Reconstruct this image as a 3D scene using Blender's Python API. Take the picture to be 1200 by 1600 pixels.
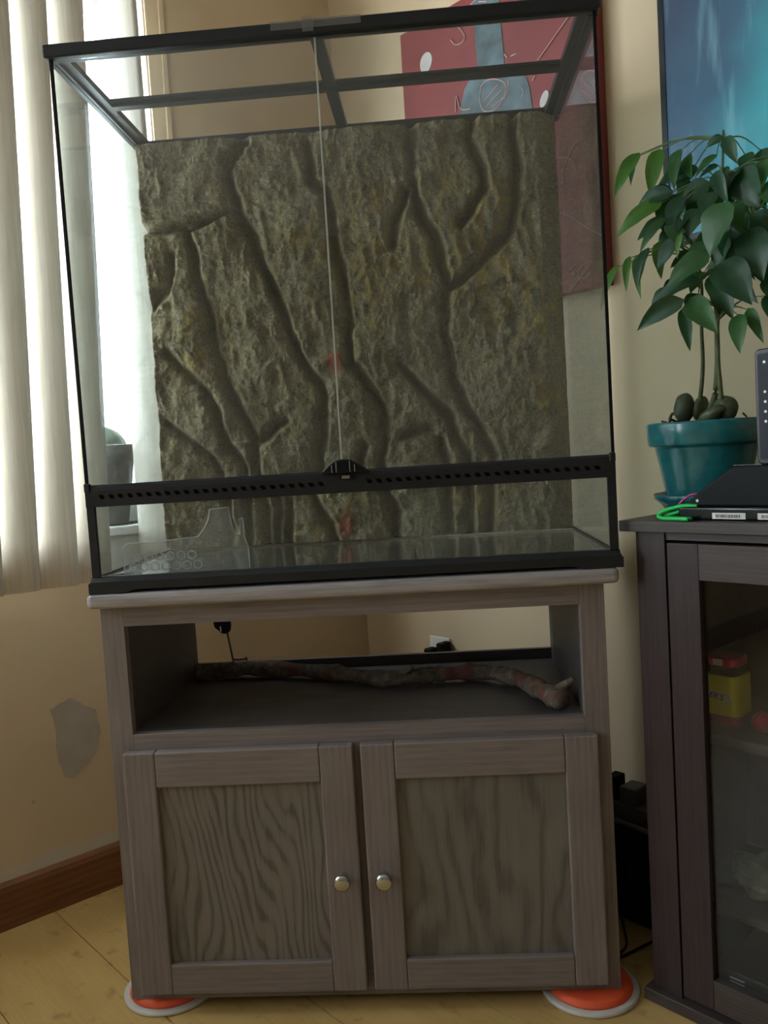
import bpy, bmesh, math, random
import numpy as np
from mathutils import Vector, Matrix

for o in list(bpy.data.objects):
    bpy.data.objects.remove(o, do_unlink=True)
scene = bpy.context.scene
COL = scene.collection
random.seed(7)

# ------------------------------------------------------------------ camera
FOCAL_PX = 1345.1
CAM_POS = Vector((0.1536, -1.4561, 0.9832))
PITCH, YAW, ROLL = -0.0682, 0.0627, 0.0611
cam_data = bpy.data.cameras.new('camera')
cam_data.sensor_fit = 'VERTICAL'
cam_data.sensor_height = 36.0
cam_data.lens = 36.0 * FOCAL_PX / 1600.0
cam_data.clip_start = 0.02
cam = bpy.data.objects.new('camera', cam_data)
COL.objects.link(cam)
basis = (Matrix.Rotation(YAW, 3, 'Z') @ Matrix.Rotation(PITCH, 3, 'X') @ Matrix.Rotation(ROLL, 3, 'Y'))
right, fwd, up = basis.col[0], basis.col[1], basis.col[2]
m = Matrix((right, up, -fwd)).transposed().to_4x4()
m.translation = CAM_POS
cam.matrix_world = m
scene.camera = cam

# ------------------------------------------------------------------ daylight, exposure
SKY_STRENGTH = 6.0
EXPOSURE = 1.9
world = bpy.data.worlds.new('overcast_sky')
scene.world = world
world.use_nodes = True
bg = world.node_tree.nodes['Background']
bg.inputs['Color'].default_value = (0.84, 0.94, 1.0, 1)
bg.inputs['Strength'].default_value = SKY_STRENGTH
vs = scene.view_settings
vs.view_transform = 'Standard'
vs.look = 'None'
vs.gamma = 1.0
vs.use_curve_mapping = False
vs.exposure = EXPOSURE
try:
    scene.cycles.use_denoising = True
    scene.cycles.transparent_max_bounces = 24
    scene.cycles.max_bounces = 10
    scene.cycles.diffuse_bounces = 6
    scene.cycles.glossy_bounces = 6
    scene.cycles.sample_clamp_indirect = 8.0
except Exception:
    pass

# ------------------------------------------------------------------ frames
# the room's corner; the furniture in the corner stands at 45 degrees to both walls
ROOM = Matrix.Translation((-0.0749, 1.0708, 0.0)) @ Matrix.Rotation(-math.pi / 4, 4, 'Z')   # x: out of the left wall, y<0: out of the right wall
WORLD = Matrix.Identity(4)


def portal(name, u0, u1, z0, z1, x):
    d = bpy.data.lights.new(name, 'AREA')
    d.shape = 'RECTANGLE'
    d.size = u1 - u0
    d.size_y = z1 - z0
    d.cycles.is_portal = True
    o = bpy.data.objects.new(name, d)
    COL.objects.link(o)
    # area lights shine along their -Z: point that into the room (+x)
    o.matrix_world = ROOM @ Matrix(((0, 0, -1, x), (-1, 0, 0, -(u0 + u1) / 2), (0, 1, 0, (z0 + z1) / 2), (0, 0, 0, 1)))
    return o


W1 = (0.583, 2.25, 0.85, 2.14)     # u0, u1, z0, z1 of the window with the blinds
W2 = (2.60, 4.00, 0.75, 2.18)      # bare window further along the same wall
portal('window_portal', *W1, -0.20)
portal('window_portal', *W2, -0.20)

# ------------------------------------------------------------------ helpers


def thing(name, label=None, cat=None, base=(0, 0, 0), frame=WORLD, group=None, kind=None, parent=None):
    o = bpy.data.objects.new(name, None)
    COL.objects.link(o)
    o.empty_display_size = 0.05
    o['_b'] = list(base)
    if parent is None:
        o.matrix_world = frame @ Matrix.Translation(base)
    else:
        pb = Vector(parent['_b'])
        o.parent = parent
        o.location = Vector(base) - pb
    tag(o, label, cat, group, kind)
    return o


def tag(o, label=None, cat=None, group=None, kind=None):
    for k, v in (('label', label), ('category', cat), ('group', group), ('kind', kind)):
        if v:
            o[k] = v
    return o


def obj(name, bm, mat, parent=None, frame=WORLD, base=(0, 0, 0), smooth=False, bevel=0.0, **props):
    """bm holds frame coordinates; the object sits at base (or its parent's base)."""
    me = bpy.data.meshes.new(name)
    off = Vector(parent['_b']) if parent is not None else Vector(base)
    bmesh.ops.translate(bm, verts=bm.verts, vec=-off)
    bmesh.ops.recalc_face_normals(bm, faces=bm.faces)
    for f in bm.faces:
        f.smooth = smooth
    bm.to_mesh(me)
    bm.free()
    o = bpy.data.objects.new(name, me)
    COL.objects.link(o)
    o['_b'] = list(off)
    if mat:
        me.materials.append(mat)
    if parent is not None:
        o.parent = parent
    else:
        o.matrix_world = frame @ Matrix.Translation(off)
    if bevel:
        md = o.modifiers.new('bevel', 'BEVEL')
        md.width = bevel
        md.segments = 3
        md.limit_method = 'ANGLE'
        md.angle_limit = math.radians(40)
        md.harden_normals = False
    tag(o, **props)
    return o


def box(bm, x0, x1, y0, y1, z0, z1):
    vs_ = [bm.verts.new(p) for p in ((x0, y0, z0), (x1, y0, z0), (x1, y1, z0), (x0, y1, z0), (x0, y0, z1), (x1, y0, z1), (x1, y1, z1), (x0, y1, z1))]
    for f in ((0, 3, 2, 1), (4, 5, 6, 7), (0, 1, 5, 4), (1, 2, 6, 5), (2, 3, 7, 6), (3, 0, 4, 7)):
        bm.faces.new([vs_[i] for i in f])
    return bm


def B(*a):
    return box(bmesh.new(), *a)


def prism(pts, a0, a1, axis='y', bm=None):
    """extrude a 2-D outline between a0 and a1 along an axis"""
    bm = bm or bmesh.new()

    def P(p, a):
        return {'y': (p[0], a, p[1]), 'x': (a, p[0], p[1]), 'z': (p[0], p[1], a)}[axis]
    lo = [bm.verts.new(P(p, a0)) for p in pts]
    hi = [bm.verts.new(P(p, a1)) for p in pts]
    bm.faces.new(lo)
    bm.faces.new(hi[::-1])
    n = len(pts)
    for i in range(n):
        bm.faces.new((lo[i], lo[(i + 1) % n], hi[(i + 1) % n], hi[i]))
    return bm


def lathe(prof, c, n=48, bm=None, axis='z'):
    """prof: (radius, height) pairs turned about c"""
    bm = bm or bmesh.new()
    rings = []
    for r, h in prof:
        ring = []
        for i in range(n):
            a = 2 * math.pi * i / n
            if axis == 'z':
                p = (c[0] + r * math.cos(a), c[1] + r * math.sin(a), c[2] + h)
            elif axis == 'y':
                p = (c[0] + r * math.cos(a), c[1] - h, c[2] + r * math.sin(a))
            else:
                p = (c[0] + h, c[1] + r * math.cos(a), c[2] + r * math.sin(a))
            ring.append(bm.verts.new(p))
        rings.append(ring)
    for a, b in zip(rings[:-1], rings[1:]):
        for i in range(n):
            bm.faces.new((a[i], a[(i + 1) % n], b[(i + 1) % n], b[i]))
    bm.faces.new(rings[0][::-1])
    bm.faces.new(rings[-1])
    return bm


def smooth_path(pts, n=8):
    """Catmull-Rom through pts"""
    P = [Vector(p) for p in pts]
    P = [P[0] * 2 - P[1]] + P + [P[-1] * 2 - P[-2]]
    out = []
    for i in range(1, len(P) - 2):
        for k in range(n):
            t = k / n
            a, b, c, d = P[i - 1], P[i], P[i + 1], P[i + 2]
            out.append(0.5 * ((2 * b) + (c - a) * t + (2 * a - 5 * b + 4 * c - d) * t * t + (3 * b - a - 3 * c + d) * t ** 3))
    out.append(P[-2].copy())
    return out


def tube(path, rad, n=10, bm=None, wobble=0.0, seed=0):
    bm = bm or bmesh.new()
    rnd = random.Random(seed)
    rings = []
    ref = Vector((0, 0, 1))
    N = len(path)
    for i, p in enumerate(path):
        t = (path[min(i + 1, N - 1)] - path[max(i - 1, 0)]).normalized()
        a = t.cross(ref)
        if a.length < 0.2:
            a = t.cross(Vector((1, 0, 0)))
        a.normalize()
        b = t.cross(a)
        r = rad(i / (N - 1)) if callable(rad) else rad
        ring = []
        for k in range(n):
            w = 1 + (rnd.uniform(-wobble, wobble) if wobble else 0)
            an = 2 * math.pi * k / n
            ring.append(bm.verts.new(p + (a * math.cos(an) + b * math.sin(an)) * r * w))
        rings.append(ring)
    for a, b in zip(rings[:-1], rings[1:]):
        for k in range(n):
            bm.faces.new((a[k], a[(k + 1) % n], b[(k + 1) % n], b[k]))
    bm.faces.new(rings[0][::-1])
    bm.faces.new(rings[-1])
    return bm


def dup(src, parent=None, offset=None):
    c = src.copy()
    COL.objects.link(c)
    c.parent = parent
    if offset is not None:
        c.location = src.location + Vector(offset)
    for ch in list(src.children):
        dup(ch, c)
    return c


# ------------------------------------------------------------------ materials


class Mat:
    def __init__(self, name):
        self.m = bpy.data.materials.new(name)
        self.m.use_nodes = True
        self.nt = self.m.node_tree
        self.N = self.nt.nodes
        self.bsdf = self.N['Principled BSDF']
        self.out = self.N['Material Output']

    def node(self, typ, **kw):
        n = self.N.new(typ)
        for k, v in kw.items():
            if k in n.inputs:
                n.inputs[k].default_value = v
            else:
                setattr(n, k, v)
        return n

    def link(self, a, b):
        self.nt.links.new(a, b)

    def coords(self, scale=(1, 1, 1), rot=(0, 0, 0)):
        tc = self.node('ShaderNodeTexCoord')
        mp = self.node('ShaderNodeMapping')
        mp.inputs['Scale'].default_value = scale
        mp.inputs['Rotation'].default_value = rot
        self.link(tc.outputs['Object'], mp.inputs['Vector'])
        return mp.outputs['Vector']

    def noise(self, vec, scale, detail=4.0, rough=0.55):
        n = self.node('ShaderNodeTexNoise')
        n.inputs['Scale'].default_value = scale
        n.inputs['Detail'].default_value = detail
        n.inputs['Roughness'].default_value = rough
        self.link(vec, n.inputs['Vector'])
        return n.outputs['Fac']

    def ramp(self, fac, stops):
        r = self.node('ShaderNodeValToRGB')
        e = r.color_ramp.elements
        while len(e) < len(stops):
            e.new(0.5)
        for el, (p, c) in zip(e, stops):
            el.position = p
            el.color = (*c, 1) if len(c) == 3 else c
        self.link(fac, r.inputs['Fac'])
        return r.outputs['Color']

    def mix(self, fac, a, b, mode='MIX'):
        n = self.node('ShaderNodeMix', data_type='RGBA', blend_type=mode)
        ins = [i for i in n.inputs if i.type == 'RGBA']
        fi = n.inputs[0]
        if isinstance(fac, (int, float)):
            fi.default_value = fac
        else:
            self.link(fac, fi)
        for s, v in zip(ins, (a, b)):
            if isinstance(v, tuple):
                s.default_value = (*v, 1) if len(v) == 3 else v
            else:
                self.link(v, s)
        return [o for o in n.outputs if o.type == 'RGBA'][0]

    def math(self, op, a, b=0.0):
        n = self.node('ShaderNodeMath', operation=op)
        for i, v in enumerate((a, b)):
            if isinstance(v, (int, float)):
                n.inputs[i].default_value = v
            else:
                self.link(v, n.inputs[i])
        return n.outputs[0]

    def bump(self, h, strength=0.3, dist=0.002):
        n = self.node('ShaderNodeBump')
        n.inputs['Strength'].default_value = strength
        n.inputs['Distance'].default_value = dist
        self.link(h, n.inputs['Height'])
        self.link(n.outputs['Normal'], self.bsdf.inputs['Normal'])

    def set(self, col=None, rough=None, metal=None, spec=None):
        b = self.bsdf
        if col is not None:
            if isinstance(col, tuple):
                b.inputs['Base Color'].default_value = (*col, 1)
            else:
                self.link(col, b.inputs['Base Color'])
        if rough is not None:
            b.inputs['Roughness'].default_value = rough
        if metal is not None:
            b.inputs['Metallic'].default_value = metal
        if spec is not None:
            b.inputs['Specular IOR Level'].default_value = spec
        return self


def plain(name, col, rough=0.5, metal=0.0, var=0.12, scale=30.0, spec=0.5, bump=0.0):
    M = Mat(name)
    v = M.coords()
    n = M.noise(v, scale)
    dark = tuple(c * (1 - var) for c in col)
    lite = tuple(min(1, c * (1 + var)) for c in col)
    M.set(M.ramp(n, [(0.3, dark), (0.7, lite)]), rough, metal, spec)
    if bump:
        M.bump(M.noise(v, scale * 4), bump)
    return M.m


def wood(name, dark, mid, lite, axis='z', lines=60.0, wander=2.0, nscale=(6.0, 1.2), contrast=0.6, rough=0.5, fibre=0.4, slant=0.0, across=None, knee=0.45):
    """open-grained wood: growth lines running along an axis, wandering with a slow noise, over fine fibres"""
    M = Mat(name)
    ai = 'xyz'.index(axis)
    across = across or {'x': 'z', 'y': 'x', 'z': 'x'}[axis]
    k = [nscale[0]] * 3
    k[ai] = nscale[1]
    slow = M.noise(M.coords(tuple(k)), 1.0, 2.5, 0.5)
    tc = M.node('ShaderNodeTexCoord')
    sep = M.node('ShaderNodeSeparateXYZ')
    M.link(tc.outputs['Object'], sep.inputs[0])
    pos = M.math('MULTIPLY', sep.outputs[across.upper()], lines)
    if slant:
        pos = M.math('ADD', pos, M.math('MULTIPLY', sep.outputs[axis.upper()], lines * slant))
    ph = M.math('ADD', pos, M.math('MULTIPLY', slow, wander))
    sn = M.math('SINE', M.math('MULTIPLY', ph, 6.2832))
    fk = [1.0] * 3
    fk[ai] = 0.03
    fine = M.noise(M.coords(tuple(fk)), 420.0, 3.0, 0.6)
    mk = [1.0] * 3
    mk[ai] = 0.12
    med = M.noise(M.coords(tuple(mk)), 60.0, 3.0, 0.6)
    fac = M.math('ADD', M.math('MULTIPLY', sn, 0.5 * contrast), M.math('ADD', 0.5, M.math('MULTIPLY', M.math('SUBTRACT', med, 0.5), 1.6)))
    grain = M.ramp(fac, [(0.0, dark), (knee, mid), (1.0, lite)])
    col = M.mix(fibre, grain, M.ramp(fine, [(0.35, dark), (0.65, lite)]))
    blot = M.noise(M.coords((1, 1, 1)), 5.0, 2.0)
    col = M.mix(0.30, col, M.ramp(blot, [(0.3, tuple(c * .75 for c in mid)), (0.7, lite)]))
    M.set(col, rough, 0, 0.35)
    M.bump(fine, 0.15, 0.001)
    return M.m


def glass(name, tint=(0.93, 0.96, 0.95), haze=0.03, haze_col=(0.6, 0.62, 0.6), refl=1.0, rough=0.0):
    """thin sheet: clear transmission, Fresnel reflection, a film of dust"""
    M = Mat(name)
    M.N.remove(M.bsdf)
    tr = M.node('ShaderNodeBsdfTransparent')
    tr.inputs['Color'].default_value = (*tint, 1)
    gl = M.node('ShaderNodeBsdfGlossy')
    gl.inputs['Color'].default_value = (refl, refl, refl, 1)
    gl.inputs['Roughness'].default_value = rough
    fr = M.node('ShaderNodeFresnel')
    # the sheet does not refract, so both of its faces reflect like air meeting glass
    ge = M.node('ShaderNodeNewGeometry')
    ior = M.math('ADD', 1.5, M.math('MULTIPLY', ge.outputs['Backfacing'], 1 / 1.5 - 1.5))
    M.link(ior, fr.inputs['IOR'])
    mx = M.node('ShaderNodeMixShader')
    M.link(fr.outputs['Fac'], mx.inputs[0])
    M.link(tr.outputs[0], mx.inputs[1])
    M.link(gl.outputs[0], mx.inputs[2])
    df = M.node('ShaderNodeBsdfDiffuse')
    df.inputs['Color'].default_value = (*haze_col, 1)
    m2 = M.node('ShaderNodeMixShader')
    n = M.noise(M.coords(), 7.0, 5.0, 0.6)
    f = M.math('MULTIPLY', n, haze * 2)
    M.link(f, m2.inputs[0])
    M.link(mx.outputs[0], m2.inputs[1])
    M.link(df.outputs[0], m2.inputs[2])
    M.link(m2.outputs[0], M.out.inputs['Surface'])
    return M.m


def wall_paint():
    M = Mat('cream_wall_paint')
    v = M.coords()
    a = M.noise(v, 2.2, 5)
    b = M.noise(v, 60, 3)
    col = M.ramp(a, [(0.3, (0.60, 0.475, 0.315)), (0.7, (0.66, 0.53, 0.365))])
    # a band of old filler along the top of the baseboard
    tc = M.node('ShaderNodeTexCoord')
    sep = M.node('ShaderNodeSeparateXYZ')
    M.link(tc.outputs['Object'], sep.inputs[0])
    edge = M.math('ADD', sep.outputs['Z'], M.math('MULTIPLY', M.math('SUBTRACT', M.noise(v, 9, 3), 0.5), 0.03))
    band = M.math('LESS_THAN', edge, 0.128)
    col = M.mix(M.math('MULTIPLY', band, 0.75), col, (0.60, 0.56, 0.50))
    M.set(col, 0.75, 0, 0.25)
    M.bump(b, 0.12, 0.001)
    return M.m


def floor_paint():
    M = Mat('honey_floor')
    v = M.coords((1, 3.0, 1))
    a = M.noise(v, 3.0, 4)
    col = M.ramp(a, [(0.3, (0.50, 0.325, 0.115)), (0.7, (0.66, 0.455, 0.18))])
    # knots and worn dark stains
    s = M.noise(M.coords((1, 1.3, 1)), 17.0, 2)
    col = M.mix(M.ramp(s, [(0.60, (0, 0, 0)), (0.74, (0.85, 0.85, 0.85))]), col, (0.30, 0.17, 0.055))
    fib = M.noise(M.coords((0.05, 1, 1)), 220, 2)
    col = M.mix(0.16, col, M.ramp(fib, [(0.3, (0.36, 0.22, 0.075)), (0.7, (0.70, 0.49, 0.21))]))
    M.set(col, 0.42, 0, 0.4)
    return M.m


OAK_D, OAK_M, OAK_L = (0.120, 0.100, 0.099), (0.215, 0.180, 0.178), (0.290, 0.247, 0.246)
MAT = {
    'wall': wall_paint(),
    'far_wall': plain('taupe_wall_paint', (0.24, 0.20, 0.15), 0.8),
    'ceiling': plain('white_ceiling', (0.50, 0.48, 0.44), 0.9),
    'floor': floor_paint(),
    'subfloor': plain('subfloor', (0.10, 0.065, 0.03), 0.9),
    'base': wood('redwood_baseboard', (0.10, 0.034, 0.012), (0.20, 0.075, 0.029), (0.27, 0.112, 0.046), 'y', 60, 2, across='z', rough=0.35),
    'plaster': plain('patching_plaster', (0.43, 0.385, 0.325), 0.9, var=0.1, scale=14, bump=0.3),
    'white': plain('white_gloss_paint', (0.74, 0.75, 0.73), 0.4, var=0.04),
    'slat': None,
    'oak_v': wood('grey_stained_oak_upright', OAK_D, OAK_M, OAK_L, 'z', 90, 3.0, contrast=0.35),
    'oak_h': wood('grey_stained_oak_level', OAK_D, OAK_M, OAK_L, 'x', 90, 3.0, contrast=0.35),
    'oak_p': wood('grey_stained_oak_cathedral', (0.070, 0.065, 0.060), (0.190, 0.172, 0.155), (0.238, 0.215, 0.195), 'z', 56, 13.0, (7.0, 1.8), contrast=1.0, fibre=0.25, slant=0.10, knee=0.28),
    'oak_p2': wood('grey_stained_oak_broad_grain', (0.082, 0.078, 0.072), (0.172, 0.158, 0.142), (0.220, 0.200, 0.180), 'z', 20, 6.0, (8.0, 2.6), contrast=0.9, fibre=0.30, knee=0.35),
    'oak_in': wood('dark_stained_oak_inside', (0.040, 0.038, 0.040), (0.075, 0.070, 0.072), (0.105, 0.098, 0.100), 'x', 60, 3.0, across='y', contrast=0.3),  # darker stain, with the shade inside the shelf put into the colour too
    'oak_y': wood('grey_stained_oak_side', OAK_D, OAK_M, OAK_L, 'z', 60, 3.0, across='y', contrast=0.35),
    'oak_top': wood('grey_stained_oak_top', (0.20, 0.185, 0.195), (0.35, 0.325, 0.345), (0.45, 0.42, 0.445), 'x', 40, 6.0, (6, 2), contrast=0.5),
    'espresso_v': wood('espresso_wood_upright', (0.018, 0.011, 0.012), (0.036, 0.023, 0.025), (0.054, 0.035, 0.038), 'z', 90, 2.0, contrast=0.3, rough=0.4),
    'espresso_h': wood('espresso_wood_level', (0.026, 0.020, 0.019), (0.056, 0.043, 0.041), (0.092, 0.073, 0.069), 'x', 150, 2.0, contrast=0.4, rough=0.42),
    'black': plain('black_plastic', (0.011, 0.013, 0.018), 0.38, var=0.1, spec=0.45),
    'black_matte': plain('black_matte_plastic', (0.006, 0.006, 0.007), 0.7, var=0.1, spec=0.2),
    'black_gloss': plain('black_gloss_plastic', (0.006, 0.009, 0.011), 0.14, var=0.1, spec=0.4),
    'router_black': plain('router_black_plastic', (0.005, 0.008, 0.009), 0.45, var=0.1, spec=0.12),
    'nickel': plain('brushed_nickel', (0.56, 0.56, 0.57), 0.24, 1.0, var=0.04),
    'glass': glass('dusty_tank_glass', (0.90, 0.92, 0.935), haze=0.032),
    'side_glass': glass('dusty_side_glass', haze=0.012),
    'floor_glass': glass('tank_floor_glass', haze=0.02),
    'window_glass': glass('window_glass', (0.97, 0.98, 0.98), 0.005),
    'door_glass': glass('tinted_door_glass', (0.93, 0.95, 0.95), 0.005, refl=0.6),
    'glass_edge': plain('polished_glass_edge', (0.60, 0.66, 0.62), 0.15, var=0.05),
    'tape': glass('clear_tape', (0.78, 0.78, 0.78), 0.12, (0.5, 0.5, 0.5), rough=0.3),
    'acrylic': glass('clear_acrylic', (0.95, 0.96, 0.96), 0.10, (0.95, 0.95, 0.95), rough=0.05),
    'acrylic_rim': glass('clear_acrylic_rim', (0.85, 0.86, 0.86), 0.40, (0.95, 0.96, 0.96), rough=0.1),
    'orange': plain('orange_foam', (0.80, 0.105, 0.035), 0.55, var=0.08),
    'disc_white': plain('pale_plastic_rim', (0.60, 0.58, 0.56), 0.4, var=0.05),
    'teal': None,
    'soil': plain('dark_soil', (0.030, 0.020, 0.013), 0.95, var=0.5, scale=120, bump=0.8),
    'seed': plain('green_brown_seed', (0.060, 0.072, 0.036), 0.5, var=0.35, scale=28, bump=0.3),
    'stem': plain('green_stem', (0.085, 0.100, 0.040), 0.6, var=0.3, scale=60),
    'twig': plain('pale_green_twig', (0.11, 0.17, 0.055), 0.5, var=0.2),
    'bark': None,
    'canvas': plain('red_canvas', (0.23, 0.036, 0.038), 0.7, var=0.18, scale=7, bump=0.15),
    'blue_paint': plain('grey_blue_paint', (0.085, 0.130, 0.145), 0.6, var=0.5, scale=22),
    'white_paint': plain('white_chalk_paint', (0.56, 0.52, 0.48), 0.7, var=0.1),
    'line_paint': plain('pale_pink_line', (0.62, 0.36, 0.33), 0.7, var=0.1),
    'green_cable': plain('green_cable', (0.02, 0.62, 0.13), 0.35, var=0.1),
    'pink_cable': plain('magenta_cable', (0.42, 0.02, 0.20), 0.35, var=0.1),
    'black_cable': plain('black_cable', (0.012, 0.011, 0.012), 0.5),
    'grey_cable': plain('grey_conduit', (0.16, 0.155, 0.145), 0.5),
    'label_white': plain('white_label', (0.66, 0.66, 0.64), 0.5, var=0.06),
    'print': plain('black_print', (0.05, 0.05, 0.05), 0.6),
    'yellow': plain('yellow_tub', (0.80, 0.70, 0.035), 0.4, var=0.08),
    'red': plain('red_plastic', (0.48, 0.02, 0.03), 0.35, var=0.1),
    'pink': plain('pink_red_lid', (0.62, 0.03, 0.12), 0.35, var=0.1),
    'maroon': plain('maroon_print', (0.11, 0.012, 0.045), 0.6),
    'paper': plain('crumpled_pale_bag', (0.30, 0.31, 0.28), 0.7, var=0.25, scale=35, bump=0.8),
    'grey_pot': plain('dark_ceramic', (0.07, 0.075, 0.075), 0.6, var=0.15),
    'cactus': plain('grey_green_cactus', (0.10, 0.13, 0.10), 0.8, var=0.3, scale=50, bump=0.5),
    'led': None,
}


def slat_mat():
    M = Mat('cream_blind_fabric')
    M.N.remove(M.bsdf)
    v = M.coords((1, 1, 0.04))
    n = M.noise(v, 160, 3)
    col = M.ramp(n, [(0.3, (0.70, 0.655, 0.58)), (0.7, (0.82, 0.78, 0.71))])
    d = M.node('ShaderNodeBsdfDiffuse')
    t = M.node('ShaderNodeBsdfTranslucent')
    M.link(col, d.inputs['Color'])
    M.link(col, t.inputs['Color'])
    mx = M.node('ShaderNodeMixShader')
    mx.inputs[0].default_value = 0.048
    M.link(d.outputs[0], mx.inputs[1])
    M.link(t.outputs[0], mx.inputs[2])
    M.link(mx.outputs[0], M.out.inputs['Surface'])
    return M.m


def leaf_mat(name, col, back):
    M = Mat(name)
    M.N.remove(M.bsdf)
    n = M.noise(M.coords(), 25, 3)
    c = M.ramp(n, [(0.3, tuple(x * .75 for x in col)), (0.7, tuple(x * 1.2 for x in col))])
    p = M.node('ShaderNodeBsdfPrincipled')
    M.link(c, p.inputs['Base Color'])
    p.inputs['Roughness'].default_value = 0.38
    t = M.node('ShaderNodeBsdfTranslucent')
    t.inputs['Color'].default_value = (*back, 1)
    mx = M.node('ShaderNodeMixShader')
    mx.inputs[0].default_value = 0.30
    M.link(p.outputs[0], mx.inputs[1])
    M.link(t.outputs[0], mx.inputs[2])
    M.link(mx.outputs[0], M.out.inputs['Surface'])
    return M.m


def glaze():
    M = Mat('teal_glaze')
    n = M.noise(M.coords(), 40, 4)
    M.set(M.ramp(n, [(0.3, (0.012, 0.135, 0.165)), (0.7, (0.022, 0.20, 0.23))]), 0.22, 0, 0.6)
    M.bump(M.noise(M.coords(), 18, 2), 0.12, 0.003)
    return M.m


def bark_mat():
    M = Mat('rough_bark')
    v = M.coords((1, 1, 1))
    n = M.noise(v, 55, 6, 0.7)
    col = M.ramp(n, [(0.3, (0.055, 0.042, 0.034)), (0.55, (0.17, 0.135, 0.11)), (0.75, (0.30, 0.24, 0.19))])
    r = M.noise(v, 9, 2)
    col = M.mix(M.ramp(r, [(0.58, (0, 0, 0)), (0.66, (0.7, 0.7, 0.7))]), col, (0.20, 0.06, 0.045))
    M.set(col, 0.9)
    M.bump(n, 0.9, 0.006)
    return M.m


def rock_mat():
    M = Mat('painted_rock_foam')
    v = M.coords()
    a = M.noise(v, 9, 4)
    col = M.ramp(a, [(0.3, (0.220, 0.182, 0.105)), (0.52, (0.315, 0.262, 0.155)), (0.75, (0.40, 0.34, 0.215))])
    dry = M.noise(v, 230, 5, 0.75)
    col = M.mix(M.ramp(dry, [(0.48, (0, 0, 0)), (0.66, (0.75, 0.75, 0.75))]), col, (0.50, 0.475, 0.36))
    pit = M.noise(v, 110, 4, 0.65)
    col = M.mix(M.ramp(pit, [(0.30, (0.7, 0.7, 0.7)), (0.44, (0, 0, 0))]), col, (0.075, 0.055, 0.060))
    at = M.node('ShaderNodeAttribute', attribute_name='paint')
    sep = M.node('ShaderNodeSeparateColor')
    M.link(at.outputs['Color'], sep.inputs[0])
    patch = M.noise(M.coords((1, 1, 0.5)), 42, 4, 0.65)
    pm = M.ramp(patch, [(0.42, (0, 0, 0)), (0.60, (1, 1, 1))])
    col = M.mix(M.math('MULTIPLY', sep.outputs['Red'], M.math('MULTIPLY', pm, 0.85)), col, (0.50, 0.35, 0.10))
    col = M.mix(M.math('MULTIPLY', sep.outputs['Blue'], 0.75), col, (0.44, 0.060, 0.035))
    M.set(col, 0.85, 0, 0.3)
    h = M.math('ADD', M.noise(v, 150, 5, 0.7), M.math('MULTIPLY', M.noise(v, 420, 3, 0.7), 0.5))
    M.bump(h, 1.0, 0.008)
    return M.m


def screen_mat():
    M = Mat('glowing_screen')
    M.N.remove(M.bsdf)
    tc = M.node('ShaderNodeTexCoord')
    sep = M.node('ShaderNodeSeparateXYZ')
    M.link(tc.outputs['Object'], sep.inputs[0])
    # bright cyan towards the lower middle, slate blue towards the upper left
    g = M.math('ADD', M.math('MULTIPLY', sep.outputs['X'], 1.9), M.math('MULTIPLY', sep.outputs['Z'], -0.85))
    n = M.noise(M.coords((1, 1, 1), (0, 0.6, 0)), 5, 5)
    g = M.math('ADD', g, M.math('MULTIPLY', M.math('SUBTRACT', n, 0.5), 0.55))
    g = M.math('ADD', g, 0.42)
    col = M.ramp(g, [(0.0, (0.050, 0.075, 0.125)), (0.35, (0.052, 0.120, 0.185)), (0.62, (0.050, 0.27, 0.33)), (1.0, (0.06, 0.50, 0.53))])
    rays = M.noise(M.coords((9, 1, 1.2), (0, -0.7, 0)), 3, 3)
    col = M.mix(M.ramp(rays, [(0.55, (0, 0, 0)), (0.75, (0.35, 0.35, 0.35))]), col, (0.30, 0.62, 0.70))
    e = M.node('ShaderNodeEmission')
    e.inputs['Strength'].default_value = 0.24
    M.link(col, e.inputs['Color'])
    g2 = M.node('ShaderNodeBsdfGlossy')
    g2.inputs['Roughness'].default_value = 0.25
    g2.inputs['Color'].default_value = (0.04, 0.04, 0.04, 1)
    ad = M.node('ShaderNodeAddShader')
    M.link(e.outputs[0], ad.inputs[0])
    M.link(g2.outputs[0], ad.inputs[1])
    M.link(ad.outputs[0], M.out.inputs['Surface'])
    return M.m


def led_mat():
    M = Mat('white_indicator')
    M.set((0.7, 0.75, 0.8), 0.4)
    M.bsdf.inputs['Emission Color'].default_value = (0.75, 0.85, 1, 1)
    M.bsdf.inputs['Emission Strength'].default_value = 0.08
    return M.m


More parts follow.
